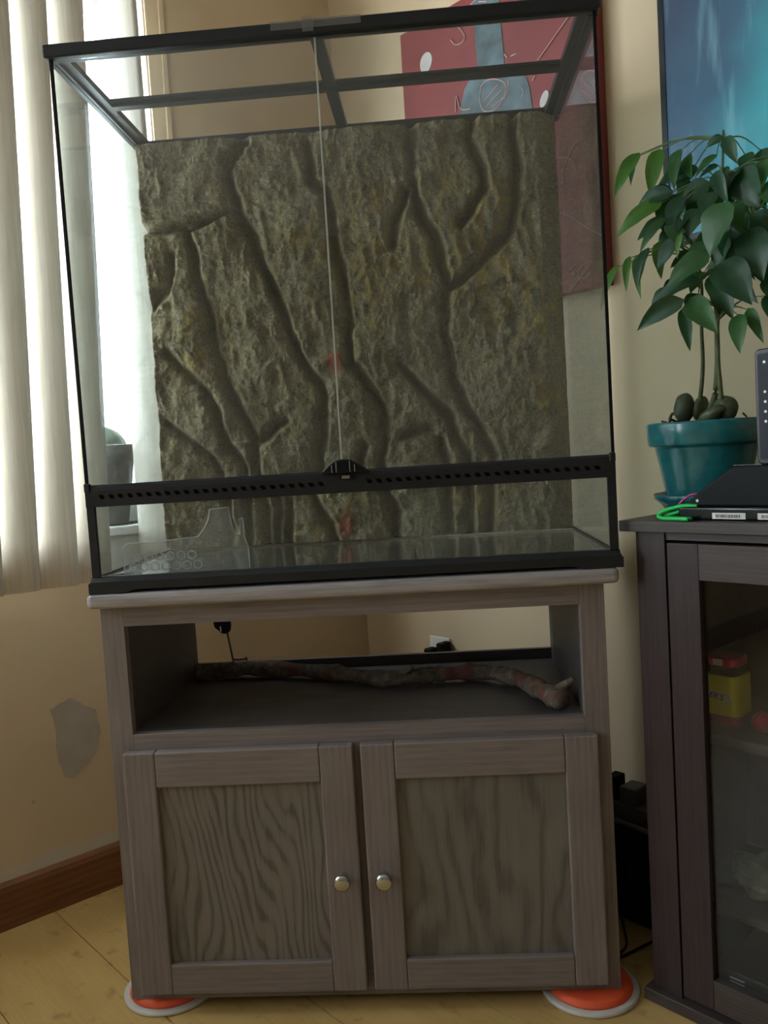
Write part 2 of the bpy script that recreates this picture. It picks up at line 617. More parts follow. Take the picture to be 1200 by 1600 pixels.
MAT['slat'] = slat_mat()
MAT['teal'] = glaze()
MAT['bark'] = bark_mat()
MAT['rock'] = rock_mat()
MAT['screen'] = screen_mat()
MAT['led'] = led_mat()
MAT['leaf'] = [leaf_mat('leaf_deep_green', (0.020, 0.075, 0.034), (0.05, 0.17, 0.03)),
               leaf_mat('leaf_mid_green', (0.035, 0.120, 0.035), (0.08, 0.24, 0.03)),
               leaf_mat('leaf_fresh_green', (0.075, 0.200, 0.030), (0.16, 0.36, 0.03))]
GROOVES = [
    [(-0.214, 1.664), (-0.247, 1.618), (-0.249, 1.567), (-0.237, 1.525), (-0.212, 1.467), (-0.198, 1.426), (-0.174, 1.359), (-0.146, 1.284), (-0.143, 1.258), (-0.127, 1.206), (-0.106, 1.166), (-0.076, 1.137), (-0.074, 1.113), (-0.086, 1.059), (-0.089, 1.005), (-0.097, 0.965), (-0.112, 0.895), (-0.102, 0.871), (-0.081, 0.834), (-0.071, 0.795)],
    [(-0.349, 1.485), (-0.339, 1.444), (-0.335, 1.391), (-0.322, 1.337), (-0.308, 1.295), (-0.303, 1.234), (-0.295, 1.190), (-0.278, 1.135), (-0.255, 1.082), (-0.234, 1.038), (-0.233, 0.997), (-0.233, 0.962), (-0.221, 0.890), (-0.220, 0.803)],
    [(-0.447, 1.497), (-0.344, 1.493), (-0.301, 1.506), (-0.241, 1.522)],
    [(-0.420, 1.226), (-0.383, 1.189), (-0.348, 1.159), (-0.330, 1.138), (-0.314, 1.097), (-0.305, 1.057), (-0.291, 1.022), (-0.266, 0.975), (-0.257, 0.929), (-0.263, 0.802)],
    [(-0.432, 1.078), (-0.367, 1.026), (-0.330, 0.996), (-0.312, 0.967), (-0.304, 0.895), (-0.307, 0.805)],
    [(-0.218, 1.032), (-0.168, 1.068)],
    [(-0.042, 1.526), (-0.031, 1.445), (-0.020, 1.368), (-0.012, 1.299), (-0.015, 1.231), (-0.015, 1.178), (0.009, 1.152), (0.032, 1.109), (0.050, 1.071), (0.052, 1.030), (0.041, 0.972), (0.043, 0.893), (0.062, 0.850), (0.063, 0.798)],
    [(-0.073, 1.644), (-0.075, 1.565), (-0.041, 1.542), (-0.042, 1.526)],
    [(0.143, 1.673), (0.139, 1.607), (0.142, 1.516), (0.159, 1.463), (0.178, 1.430), (0.191, 1.381), (0.206, 1.331), (0.195, 1.284), (0.191, 1.233), (0.197, 1.184), (0.206, 1.135), (0.216, 1.089), (0.238, 1.051), (0.261, 1.008), (0.279, 0.966), (0.271, 0.896), (0.262, 0.790)],
    [(0.355, 1.668), (0.353, 1.629), (0.361, 1.531), (0.354, 1.480), (0.331, 1.426), (0.280, 1.374), (0.230, 1.338), (0.209, 1.327)],
    [(0.268, 1.669), (0.265, 1.625), (0.286, 1.564), (0.285, 1.517), (0.257, 1.475), (0.236, 1.453)],
    [(0.093, 1.171), (0.127, 1.123), (0.166, 1.084), (0.193, 1.049), (0.203, 1.012), (0.226, 0.969), (0.226, 0.895), (0.220, 0.790)],
    [(0.124, 1.529), (0.108, 1.491), (0.088, 1.419)],
    [(0.181, 0.897), (0.176, 0.806)],
    [(-0.194, 0.893), (-0.201, 0.799)],
    [(-0.170, 0.891), (-0.174, 0.797)],
    [(0.088, 1.015), (0.147, 1.026)],
    [(-0.000, 0.997), (-0.010, 0.949)],
    [(0.170, 1.000), (0.181, 0.944), (0.181, 0.897)],
    [(-0.436, 1.329), (-0.400, 1.381), (-0.388, 1.434)],
]
OCHRE = [(0.2909, 1.477, 0.05844), (0.2349, 1.435, 0.06494), (0.3744, 1.271, 0.05844), (0.2967, 1.33, 0.07792), (-0.01083, 1.42, 0.05195), (-0.104, 1.467, 0.04545), (0.04865, 1.495, 0.05195), (0.07007, 1.4, 0.07792), (0.2461, 0.8854, 0.05195), (0.1994, 1.523, 0.03896), (0.008824, 1.297, 0.05195), (0.3235, 1.328, 0.03896), (0.1499, 1.368, 0.05195), (0.4057, 1.081, 0.04545), (-0.3545, 1.282, 0.03896), (-0.3317, 1.211, 0.03896), (-0.06081, 0.8613, 0.05195)]
REDDISH = [(-0.04816, 1.184, 0.01948, 0.02338), (-0.04723, 0.8325, 0.01818, 0.03117)]  # two reddish blots mixed over the rock colour
LEAVES = [(1.087, -0.2, 1.494, 1.043, -0.22, 1.421, 0.02921), (1.073, -0.18, 1.498, 1.069, -0.204, 1.439, 0.01859), (1.127, -0.2, 1.489, 1.113, -0.215, 1.405, 0.03186), (1.163, -0.2, 1.477, 1.164, -0.222, 1.404, 0.02921), (1.173, -0.19, 1.466, 1.193, -0.215, 1.415, 0.02655), (1.232, -0.2, 1.448, 1.198, -0.215, 1.416, 0.01593), (1.234, -0.2, 1.43, 1.197, -0.199, 1.418, 0.01328), (1.253, -0.22, 1.467, 1.224, -0.223, 1.457, 0.01593), (1.256, -0.22, 1.466, 1.278, -0.224, 1.415, 0.0239), (1.14, -0.22, 1.391, 1.058, -0.24, 1.345, 0.03186), (1.15, -0.23, 1.36, 1.104, -0.241, 1.308, 0.01991), (1.072, -0.26, 1.292, 1.044, -0.279, 1.214, 0.01726), (1.089, -0.25, 1.305, 1.094, -0.272, 1.239, 0.01726), (1.091, -0.23, 1.309, 1.111, -0.254, 1.225, 0.01726), (1.127, -0.25, 1.312, 1.116, -0.271, 1.24, 0.02655), (1.129, -0.22, 1.325, 1.131, -0.219, 1.259, 0.0239), (1.184, -0.25, 1.314, 1.143, -0.252, 1.266, 0.03186), (1.195, -0.26, 1.32, 1.187, -0.263, 1.278, 0.01195), (1.294, -0.29, 1.342, 1.261, -0.293, 1.264, 0.06373), (1.286, -0.26, 1.346, 1.306, -0.281, 1.29, 0.03186), (1.245, -0.26, 1.274, 1.175, -0.278, 1.231, 0.03983), (1.218, -0.25, 1.242, 1.135, -0.258, 1.206, 0.03186), (1.196, -0.26, 1.21, 1.107, -0.265, 1.17, 0.03452), (1.187, -0.25, 1.198, 1.198, -0.251, 1.123, 0.02257), (1.142, -0.22, 1.242, 1.11, -0.221, 1.21, 0.01859), (1.196, -0.25, 1.208, 1.26, -0.274, 1.143, 0.04248), (1.233, -0.23, 1.251, 1.269, -0.239, 1.166, 0.04248), (1.264, -0.27, 1.255, 1.319, -0.277, 1.179, 0.05842), (1.282, -0.24, 1.229, 1.317, -0.252, 1.183, 0.0239), (1.285, -0.25, 1.172, 1.295, -0.272, 1.106, 0.03054), (1.29, -0.23, 1.182, 1.32, -0.243, 1.12, 0.02124), (1.259, -0.2, 1.413, 1.25, -0.224, 1.37, 0.05311), (1.273, -0.21, 1.408, 1.306, -0.209, 1.339, 0.06107), (1.296, -0.18, 1.441, 1.31, -0.181, 1.4, 0.02655), (1.265, -0.17, 1.445, 1.281, -0.181, 1.399, 0.02921), (1.312, -0.2, 1.417, 1.314, -0.218, 1.368, 0.03186), (1.304, -0.23, 1.332, 1.323, -0.23, 1.272, 0.05311), (1.303, -0.25, 1.303, 1.33, -0.26, 1.216, 0.05311), (1.277, -0.25, 1.309, 1.287, -0.251, 1.238, 0.04779), (1.223, -0.21, 1.403, 1.17, -0.212, 1.373, 0.03983), (1.192, -0.2, 1.412, 1.16, -0.212, 1.385, 0.03186), (1.176, -0.22, 1.39, 1.16, -0.235, 1.338, 0.03452), (1.212, -0.23, 1.36, 1.194, -0.239, 1.315, 0.03452), (1.204, -0.23, 1.285, 1.163, -0.244, 1.27, 0.02921), (1.19, -0.23, 1.351, 1.181, -0.252, 1.324, 0.0239), (1.213, -0.22, 1.256, 1.195, -0.238, 1.221, 0.03186), (1.302, -0.22, 1.261, 1.318, -0.223, 1.214, 0.03186), (1.235, -0.22, 1.384, 1.229, -0.246, 1.339, 0.03983), (1.277, -0.18, 1.383, 1.314, -0.206, 1.338, 0.04248), (1.265, -0.25, 1.298, 1.258, -0.258, 1.248, 0.04514), (1.23, -0.24, 1.302, 1.215, -0.259, 1.249, 0.03983), (1.278, -0.23, 1.265, 1.272, -0.241, 1.21, 0.04514), (1.148, -0.2, 1.258, 1.132, -0.213, 1.222, 0.0239), (1.206, -0.23, 1.22, 1.193, -0.247, 1.187, 0.03186), (1.242, -0.21, 1.229, 1.231, -0.207, 1.181, 0.03983), (1.32, -0.2, 1.385, 1.352, -0.221, 1.326, 0.05311), (1.332, -0.22, 1.331, 1.368, -0.235, 1.268, 0.05842), (1.339, -0.23, 1.275, 1.377, -0.251, 1.208, 0.05311), (1.329, -0.23, 1.232, 1.36, -0.238, 1.17, 0.04779), (1.315, -0.18, 1.428, 1.344, -0.199, 1.383, 0.03186), (1.353, -0.21, 1.359, 1.395, -0.226, 1.298, 0.03983), (1.366, -0.23, 1.291, 1.405, -0.235, 1.238, 0.03717), (1.319, -0.22, 1.201, 1.347, -0.237, 1.134, 0.03186), (1.17, -0.218, 1.359, 1.163, -0.228, 1.301, 0.02791), (1.275, -0.192, 1.346, 1.274, -0.192, 1.296, 0.02396), (1.228, -0.173, 1.432, 1.245, -0.197, 1.373, 0.02822), (1.305, -0.19, 1.304, 1.352, -0.215, 1.246, 0.02453), (1.236, -0.219, 1.415, 1.267, -0.239, 1.354, 0.02677), (1.151, -0.199, 1.349, 1.119, -0.203, 1.3, 0.03027), (1.157, -0.183, 1.412, 1.174, -0.191, 1.355, 0.0384), (1.311, -0.214, 1.276, 1.345, -0.234, 1.212, 0.03469), (1.166, -0.223, 1.374, 1.184, -0.24, 1.317, 0.04106), (1.205, -0.193, 1.387, 1.186, -0.215, 1.339, 0.04239), (1.135, -0.199, 1.412, 1.138, -0.213, 1.334, 0.03312), (1.236, -0.207, 1.316, 1.196, -0.233, 1.284, 0.03424), (1.168, -0.206, 1.397, 1.119, -0.212, 1.351, 0.03034), (1.187, -0.192, 1.435, 1.115, -0.193, 1.428, 0.03834), (1.27, -0.229, 1.317, 1.314, -0.228, 1.257, 0.03146), (1.298, -0.185, 1.33, 1.335, -0.19, 1.277, 0.03088), (1.292, -0.199, 1.395, 1.242, -0.197, 1.362, 0.03828), (1.277, -0.18, 1.42, 1.265, -0.207, 1.372, 0.0317), (1.142, -0.199, 1.393, 1.175, -0.217, 1.313, 0.03776), (1.165, -0.183, 1.3, 1.136, -0.181, 1.242, 0.02442), (1.285, -0.205, 1.298, 1.323, -0.209, 1.244, 0.03182), (1.273, -0.171, 1.382, 1.282, -0.185, 1.326, 0.03818), (1.265, -0.221, 1.276, 1.215, -0.22, 1.247, 0.03586), (1.23, -0.178, 1.4, 1.191, -0.186, 1.349, 0.04073), (1.161, -0.222, 1.401, 1.098, -0.225, 1.399, 0.02651), (1.246, -0.183, 1.416, 1.257, -0.201, 1.357, 0.03308), (1.147, -0.173, 1.406, 1.113, -0.194, 1.356, 0.03412), (1.259, -0.198, 1.292, 1.295, -0.212, 1.227, 0.02404), (1.147, -0.212, 1.36, 1.096, -0.235, 1.332, 0.0286), (1.186, -0.188, 1.446, 1.159, -0.203, 1.406, 0.04064), (1.225, -0.2, 1.352, 1.242, -0.199, 1.304, 0.03507), (1.265, -0.204, 1.276, 1.25, -0.221, 1.218, 0.03367), (1.157, -0.23, 1.352, 1.197, -0.256, 1.29, 0.02981), (1.149, -0.197, 1.409, 1.091, -0.223, 1.393, 0.03802)]
STEM_A = [(1.18, -0.2, 1.02), (1.186, -0.2, 1.045), (1.193, -0.2, 1.102), (1.193, -0.2, 1.163), (1.196, -0.2, 1.233), (1.19, -0.2, 1.289)]
STEM_B = [(1.201, -0.2, 1.018), (1.214, -0.2, 1.051), (1.22, -0.2, 1.11), (1.221, -0.2, 1.197), (1.225, -0.2, 1.26), (1.232, -0.2, 1.333), (1.238, -0.2, 1.395), (1.243, -0.2, 1.47)]
STEM_C = [(1.23, -0.21, 1.027), (1.228, -0.21, 1.066), (1.226, -0.21, 1.109), (1.228, -0.21, 1.173), (1.246, -0.21, 1.245), (1.264, -0.21, 1.294), (1.292, -0.21, 1.328)]
PINK = [(1.242, -0.31, 0.884), (1.232, -0.31, 0.885), (1.221, -0.31, 0.883), (1.206, -0.31, 0.873), (1.194, -0.31, 0.861)]
GREEN_A = [(1.244, -0.33, 0.862), (1.224, -0.33, 0.862), (1.204, -0.33, 0.858), (1.189, -0.33, 0.853), (1.183, -0.33, 0.847), (1.193, -0.33, 0.842), (1.214, -0.33, 0.841), (1.243, -0.33, 0.845)]
GREEN_B = [(1.243, -0.325, 0.856), (1.221, -0.325, 0.856), (1.203, -0.325, 0.851), (1.191, -0.325, 0.846), (1.202, -0.325, 0.843), (1.23, -0.325, 0.844), (1.243, -0.325, 0.847)]
NECK = [(0.564, -0.032, 2.027), (0.566, -0.032, 1.968), (0.569, -0.032, 1.873), (0.552, -0.032, 1.86), (0.524, -0.032, 1.837), (0.505, -0.032, 1.787), (0.723, -0.032, 1.724), (0.716, -0.032, 1.784), (0.71, -0.032, 1.803), (0.645, -0.032, 1.852), (0.647, -0.032, 1.964), (0.645, -0.032, 1.993)]
OVAL_A = [(0.401, -0.032, 1.946), (0.381, -0.032, 1.954), (0.426, -0.032, 1.937), (0.403, -0.032, 1.969), (0.399, -0.032, 1.922)]
OVAL_B = [(0.756, -0.032, 1.736), (0.744, -0.032, 1.74), (0.769, -0.032, 1.739), (0.762, -0.032, 1.752), (0.752, -0.032, 1.721)]
STROKES = [
    [(0.541, 1.787), (0.510, 1.797), (0.498, 1.831), (0.493, 1.795)],
    [(0.578, 1.826), (0.595, 1.833), (0.624, 1.826), (0.651, 1.805), (0.646, 1.781), (0.619, 1.761), (0.586, 1.766), (0.572, 1.791), (0.578, 1.826)],
    [(0.584, 1.790), (0.629, 1.812)],
    [(0.591, 1.776), (0.639, 1.797)],
    [(0.610, 1.767), (0.642, 1.779)],
    [(0.661, 1.812), (0.658, 1.791), (0.645, 1.774)],
    [(0.698, 1.780), (0.701, 1.769), (0.693, 1.762)],
    [(0.839, 1.888), (0.794, 1.857), (0.744, 1.823)],
    [(0.652, 1.871), (0.660, 1.861)],
    [(0.670, 1.860), (0.685, 1.860)],
    [(0.727, 1.786), (0.735, 1.793)],
    [(0.510, 1.994), (0.533, 1.960), (0.528, 1.947), (0.505, 1.948), (0.489, 1.966)],
    [(0.864, 1.625), (0.834, 1.618), (0.812, 1.596), (0.796, 1.567), (0.797, 1.546)],
    [(0.780, 1.604), (0.808, 1.596), (0.824, 1.583), (0.830, 1.563)],
    [(0.780, 1.488), (0.810, 1.471), (0.834, 1.451), (0.857, 1.434), (0.888, 1.413)],
    [(0.824, 1.369), (0.800, 1.356), (0.782, 1.340), (0.785, 1.333), (0.807, 1.337), (0.816, 1.349), (0.801, 1.346), (0.815, 1.351)],
    [(0.840, 1.362), (0.825, 1.350), (0.827, 1.336), (0.844, 1.333), (0.860, 1.343), (0.866, 1.357), (0.857, 1.365), (0.840, 1.362)],
    [(0.799, 1.308), (0.827, 1.333), (0.861, 1.359), (0.890, 1.380)],
    [(0.775, 1.342), (0.781, 1.367)],
    [(0.558, 2.018), (0.574, 2.023)],
    [(0.584, 2.015), (0.607, 2.006)],
]

# ------------------------------------------------------------------ the room
RW, RL, RH = 4.2, 4.3, 2.5       # extent along the right wall, along the left wall, height


def struct(name, bm, mat, **kw):
    return obj(name, bm, mat, frame=ROOM, kind='structure', **kw)


bm = bmesh.new()
prev = -0.18
for (u0, u1, z0, z1) in (W1, W2):
    box(bm, -0.18, 0, -u0, -prev, 0, RH)
    box(bm, -0.18, 0, -u1, -u0, 0, z0)
    box(bm, -0.18, 0, -u1, -u0, z1, RH)
    prev = u1
box(bm, -0.18, 0, -RL, -prev, 0, RH)
wall_left = struct('wall_left', bm, MAT['wall'], label='cream painted wall with the blind-covered window on the left', cat='wall')
struct('wall_right', B(0, RW, 0, 0.15, 0, RH), MAT['wall'], label='cream painted wall behind the painting and television', cat='wall')
struct('wall_back', B(-0.18, RW, -RL - 0.15, -RL, 0, RH), MAT['far_wall'], label='taupe wall of the room behind the camera', cat='wall')
struct('wall_front', B(RW, RW + 0.15, -RL - 0.15, 0.15, 0, RH), MAT['far_wall'], label='taupe wall of the room off to the right', cat='wall')
struct('ceiling', B(-0.18, RW + 0.15, -RL - 0.15, 0.15, RH, RH + 0.1), MAT['ceiling'], label='plain white ceiling above the frame', cat='ceiling')

# plaster patch on the left wall
pts = []
rnd = random.Random(3)
outline = [(-.936, .40), (-.945, .452), (-.925, .463), (-.895, .467), (-.868, .445), (-.842, .425), (-.836, .375), (-.850, .33), (-.872, .305), (-.905, .284), (-.928, .295), (-.940, .345)]
for a, b in zip(outline, outline[1:] + outline[:1]):
    for t in (0, .33, .66):
        pts.append((a[0] + (b[0] - a[0]) * t + rnd.uniform(-.002, .002), a[1] + (b[1] - a[1]) * t + rnd.uniform(-.002, .002)))
patch = obj('plaster_patch', prism(pts, -0.001, 0.0015, 'x'), MAT['plaster'], parent=wall_left, label='grey unpainted plaster patch')
obj('plaster_chip', lathe([(0.004, 0), (0.003, 0.0014)], (0.0, -1.0, 0.256), 10, axis='x'), MAT['plaster'], parent=wall_left)

# floor of boards laid square to the left wall
floor = struct('floor', B(-0.18, RW + .15, -RL - .15, .15, -0.06, -0.019), MAT['subfloor'], label='honey coloured board floor with dark stains', cat='floor')
w = 0.2092
k0 = 0.98 - 5 * w
row = 0
u = k0
while u < RL:
    a, b = max(u, 0.0), min(u + w, RL)
    rr = random.Random(row)
    cuts = [0.0, 1.3 + rr.uniform(0, .9)]
    while cuts[-1] < RW - 0.4:
        cuts.append(min(RW, cuts[-1] + 1.6))
    cuts[-1] = RW
    if b > a + 0.01:
        for x0, x1 in zip(cuts[:-1], cuts[1:]):
            dz = rr.uniform(-0.0006, 0.0)
            bm = bmesh.new()
            g = 0.0012
            box(bm, x0 + g * .5, x1 - g * .5, -b + g, -a - g, -0.019, dz)
            obj('plank', bm, MAT['floor'], parent=floor)
    u += w
    row += 1

# baseboards
prof = [(0.0, 0.0), (0.016, 0.0), (0.016, 0.085), (0.013, 0.094), (0.006, 0.099), (0.0, 0.101)]


def baseboard(name, along, label):
    bm = bmesh.new()
    if along == 'y':
        lo = [bm.verts.new((p[0], -0.0, p[1])) for p in prof]
        hi = [bm.verts.new((p[0], -RL, p[1])) for p in prof]
    else:
        lo = [bm.verts.new((0.016, -p[0], p[1])) for p in prof]
        hi = [bm.verts.new((RW, -p[0], p[1])) for p in prof]
    bm.faces.new(lo)
    bm.faces.new(hi[::-1])
    n = len(prof)
    for i in range(n):
        bm.faces.new((lo[i], lo[(i + 1) % n], hi[(i + 1) % n], hi[i]))
    return struct(name, bm, MAT['base'], label=label, cat='baseboard')


baseboard('baseboard_left', 'y', 'reddish brown wooden baseboard under the window wall')
baseboard('baseboard_right', 'x', 'reddish brown wooden baseboard behind the furniture on the right')

# windows
for i, (u0, u1, z0, z1) in enumerate((W1, W2)):
    win = thing('window_%d' % (i + 1), ('bright window behind the vertical blind', 'bare window further along the left wall')[i], 'window', (-0.15, -(u0 + u1) / 2, z0), ROOM, kind='structure')
    f = 0.045
    bm = bmesh.new()
    box(bm, -0.17, -0.125, -u0 - f, -u0, z0, z1)
    box(bm, -0.17, -0.125, -u1, -u1 + f, z0, z1)
    box(bm, -0.17, -0.125, -u1 + f, -u0 - f, z0, z0 + f)
    box(bm, -0.17, -0.125, -u1 + f, -u0 - f, z1 - f, z1)
    um = (u0 + u1) / 2
    box(bm, -0.168, -0.128, -um - .02, -um + .02, z0 + f, z1 - f)
    obj('frame', bm, MAT['white'], parent=win)
    for a, b in ((u0 + f, um - .02), (um + .02, u1 - f)):
        obj('pane', B(-0.150, -0.146, -b, -a, z0 + f, z1 - f), MAT['window_glass'], parent=win)
    obj('sill', B(-0.125, 0.032, -u1 - .02, -u0 + .02, z0 - 0.022, z0), MAT['white'], parent=win, bevel=0.004)
    bm = bmesh.new()
    box(bm, -0.125, 0.0, -u0, -u0 + .004, z0, z1)
    box(bm, -0.125, 0.0, -u1 - .004, -u1, z0, z1)
    box(bm, -0.125, 0.0, -u1, -u0, z1, z1 + .004)
    obj('jamb_lining', bm, MAT['white'], parent=win)
    bm = bmesh.new()
    box(bm, 0.0, 0.005, -u0 + .004, -u0 + .052, z0 - .06, z1 + .05)
    box(bm, 0.005, 0.008, -u0 + .040, -u0 + .052, z0 - .06, z1 + .05)
    obj('casing', bm, MAT['wall'], parent=win)
    bm = bmesh.new()
    box(bm, 0.0, 0.012, -u1, -u0, z0 - 0.10, z0 - 0.022)
    obj('apron', bm, MAT['white'], parent=win)

# ------------------------------------------------------------------ vertical blind
blind = thing('vertical_blind', 'cream fabric vertical blind hanging over the bright window on the left', 'blind', (0.06, -1.4, 0.735), ROOM)
obj('headrail', B(0.035, 0.085, -2.40, -0.56, 2.20, 2.245), MAT['white'], parent=blind, bevel=0.004)


def slat_bm(u, ang, wid=0.098, x=0.068, z0=0.735, z1=2.205, lean=0.0, twist=0.0):
    """one hanging strip, bowed across its width"""
    bm = bmesh.new()
    cols = []
    nx, nz = 8, 14
    for i in range(nx + 1):
        t = i / nx - 0.5
        bow = 0.010 * (1 - (2 * t) ** 2)
        dy = wid * t
        col = []
        for j in range(nz + 1):
            s = j / nz
            z = z0 + (z1 - z0) * s
            an = ang + twist * (1 - s)
            X = x + bow * math.cos(an) + dy * math.sin(an)
            Y = -u + dy * math.cos(an) - bow * math.sin(an)
            wv = 0.0025 * math.sin(s * 5 + u * 37) * (1 - s)
            col.append(bm.verts.new((X + wv, Y + wv * .6 - lean * (1 - s), z)))
        cols.append(col)
    for a, b in zip(cols[:-1], cols[1:]):
        for j in range(nz):
            bm.faces.new((a[j], b[j], b[j + 1], a[j + 1]))
    return bm


slats = [(0.681, 1.02, 0.0), ]
u = 0.811
k = 0
rnd = random.Random(11)
while u < 2.34:
    slats.append((u, math.radians(22 + rnd.uniform(-7, 7)), 0.045))
    u += 0.080 + rnd.uniform(-.003, .003)
for (u, a, lean) in slats:
    so = obj('slat', slat_bm(u, a, lean=lean, twist=-0.25 if a > .9 else 0.0), MAT['slat'], parent=blind, smooth=True)
    md = so.modifiers.new('thickness', 'SOLIDIFY')
    md.thickness = 0.0008

# potted cactus on the sill behind the blind
pc = thing('potted_cactus', 'dark potted cactus silhouetted on the window sill behind the blind', 'plant', (-0.066, -0.752, 0.85), ROOM)
obj('pot', lathe([(0.052, 0), (0.056, 0.004), (0.078, 0.15), (0.093, 0.155), (0.098, 0.19), (0.090, 0.192), (0.082, 0.17)], (-0.066, -0.752, 0.85), 36), MAT['grey_pot'], parent=pc, smooth=True)
bm = bmesh.new()
bmesh.ops.create_uvsphere(bm, u_segments=48, v_segments=16, radius=1)
for v in bm.verts:
    a = math.atan2(v.co.y, v.co.x)
    r = 1 + 0.05 * math.cos(12 * a)
    v.co = Vector((v.co.x * .064 * r - .066, v.co.y * .064 * r - .752, v.co.z * .062 + 1.028))
obj('cactus_body', bm, MAT['cactus'], parent=pc, smooth=True)

# ------------------------------------------------------------------ stained oak cabinet
XL, XR = -0.451, 0.4275
cab = thing('oak_cabinet', 'grey stained oak cabinet with open shelf and two doors under the glass tank', 'cabinet', (-0.012, 0.23, 0.02))
YF, YB = 0.015, 0.4465
Z0, ZT = 0.02, 0.743
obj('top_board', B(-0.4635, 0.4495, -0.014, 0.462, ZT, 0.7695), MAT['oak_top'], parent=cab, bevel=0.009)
obj('side_panel', B(XL, XL + 0.019, YF + 0.019, YB, Z0, ZT), MAT['oak_y'], parent=cab)
obj('side_panel', B(XR - 0.019, XR, YF + 0.019, YB, Z0, ZT), MAT['oak_y'], parent=cab)
# inner faces level with the face frame
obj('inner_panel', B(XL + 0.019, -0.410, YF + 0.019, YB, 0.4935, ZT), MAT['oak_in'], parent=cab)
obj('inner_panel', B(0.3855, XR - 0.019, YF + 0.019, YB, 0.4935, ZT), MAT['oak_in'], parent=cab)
obj('stile', B(XL, -0.410, YF, YF + 0.019, Z0, ZT), MAT['oak_v'], parent=cab, bevel=0.001)
obj('stile', B(0.3855, XR, YF, YF + 0.019, Z0, ZT), MAT['oak_v'], parent=cab, bevel=0.001)
obj('rail', B(-0.410, 0.3855, YF, YF + 0.019, 0.706, ZT), MAT['oak_h'], parent=cab, bevel=0.001)
obj('rail', B(-0.410, 0.3855, YF, YF + 0.019, 0.462, 0.5113), MAT['oak_h'], parent=cab, bevel=0.001)
obj('rail', B(-0.410, 0.3855, YF, YF + 0.019, Z0, 0.066), MAT['oak_h'], parent=cab, bevel=0.001)
obj('center_stile', B(-0.035, 0.015, YF, YF + 0.019, 0.066, 0.462), MAT['oak_v'], parent=cab)
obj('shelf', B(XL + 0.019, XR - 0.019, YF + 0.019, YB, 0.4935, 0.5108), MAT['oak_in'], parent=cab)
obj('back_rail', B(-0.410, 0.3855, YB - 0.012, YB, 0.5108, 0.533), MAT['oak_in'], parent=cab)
obj('bottom_panel', B(XL + 0.019, XR - 0.019, YF + 0.019, YB, 0.045, 0.062), MAT['oak_h'], parent=cab)
obj('back_panel', B(XL + 0.019, XR - 0.019, YB - 0.006, YB, 0.062, 0.4935), MAT['oak_y'], parent=cab)


def cab_door(x0, x1, knob_x, px0, px1, pm):
    z0, z1 = 0.0397, 0.4833
    d = thing('door', base=((x0 + x1) / 2, -0.006, z0), parent=cab)
    ya, yb = -0.006, 0.0145
    obj('stile', B(x0, px0, ya, yb, z0, z1), MAT['oak_v'], parent=d, bevel=0.003)
    obj('stile', B(px1, x1, ya, yb, z0, z1), MAT['oak_v'], parent=d, bevel=0.003)
    obj('rail', B(px0, px1, ya, yb, 0.4195, z1), MAT['oak_h'], parent=d, bevel=0.003)
    obj('rail', B(px0, px1, ya, yb, z0, 0.0955), MAT['oak_h'], parent=d, bevel=0.003)
    obj('panel', B(px0 - .004, px1 + .004, ya + 0.0105, yb - 0.003, 0.0915, 0.4235), MAT[pm], parent=d)
    kn = [(0.0075, 0), (0.0075, 0.002), (0.005, 0.004), (0.0048, 0.012), (0.0075, 0.015), (0.0130, 0.018), (0.0150, 0.022), (0.0146, 0.0255), (0.0118, 0.0285), (0.006, 0.030), (0.001, 0.0304)]
    obj('knob', lathe(kn, (knob_x, ya, 0.2495), 32, axis='y'), MAT['nickel'], parent=d, smooth=True, label='round brushed nickel knob')


cab_door(-0.4248, -0.0174, -0.0475, -0.3675, -0.0765, 'oak_p')
cab_door(-0.0044, 0.4036, 0.0250, 0.0545, 0.3465, 'oak_p2')

# sliders under the front corners
for name, c, lab in (('slider_disc', (-0.399, 0.078), 'round orange slider disc with pale rim under the left cabinet corner'),
                     ('slider_disc', (0.378, 0.050), 'round orange slider disc with pale rim under the right cabinet corner')):
    s = thing(name, lab, 'slider disc', (c[0], c[1], 0))
    obj('rim', lathe([(0.085, 0.0), (0.087, 0.002), (0.087, 0.006), (0.084, 0.0085), (0.075, 0.0085)], (c[0], c[1], 0), 64), MAT['disc_white'], parent=s, smooth=True)
    obj('pad', lathe([(0.0755, 0.0085), (0.0745, 0.012), (0.071, 0.0185), (0.066, 0.020), (0.02, 0.020)], (c[0], c[1], 0), 64), MAT['orange'], parent=s, smooth=True)

# branch on the shelf
bp = [(-0.395, 0.370, 0.530), (-0.345, 0.378, 0.531), (-0.235, 0.374, 0.530), (-0.09, 0.325, 0.528), (0.026, 0.262, 0.527), (0.129, 0.273, 0.528), (0.225, 0.270, 0.529), (0.290, 0.205, 0.530), (0.328, 0.105, 0.531), (0.352, 0.052, 0.531)]
path = smooth_path(bp, 12)
br = thing('branch', 'crooked bark-covered branch lying along the open cabinet shelf', 'branch', (0.0, 0.27, 0.5108))
bm = tube(path, lambda t: 0.0155 + 0.0045 * max(0, t - .75) * 4 + 0.0018 * math.sin(t * 61) + 0.001 * math.sin(t * 133), 14, wobble=0.10, seed=5)
obj('limb', bm, MAT['bark'], parent=br, smooth=True)
bm = tube(smooth_path([(0.338, 0.075, 0.536), (0.355, 0.065, 0.550), (0.376, 0.058, 0.566)], 5), lambda t: 0.011 - 0.006 * t, 9, wobble=0.12, seed=8)
obj('stub', bm, MAT['bark'], parent=br, smooth=True)
bm = tube(smooth_path([(0.055, 0.265, 0.53), (0.075, 0.25, 0.545), (0.085, 0.245, 0.552)], 4), lambda t: 0.007 - 0.003 * t, 8, wobble=0.12, seed=9)
obj('stub', bm, MAT['bark'], parent=br, smooth=True)

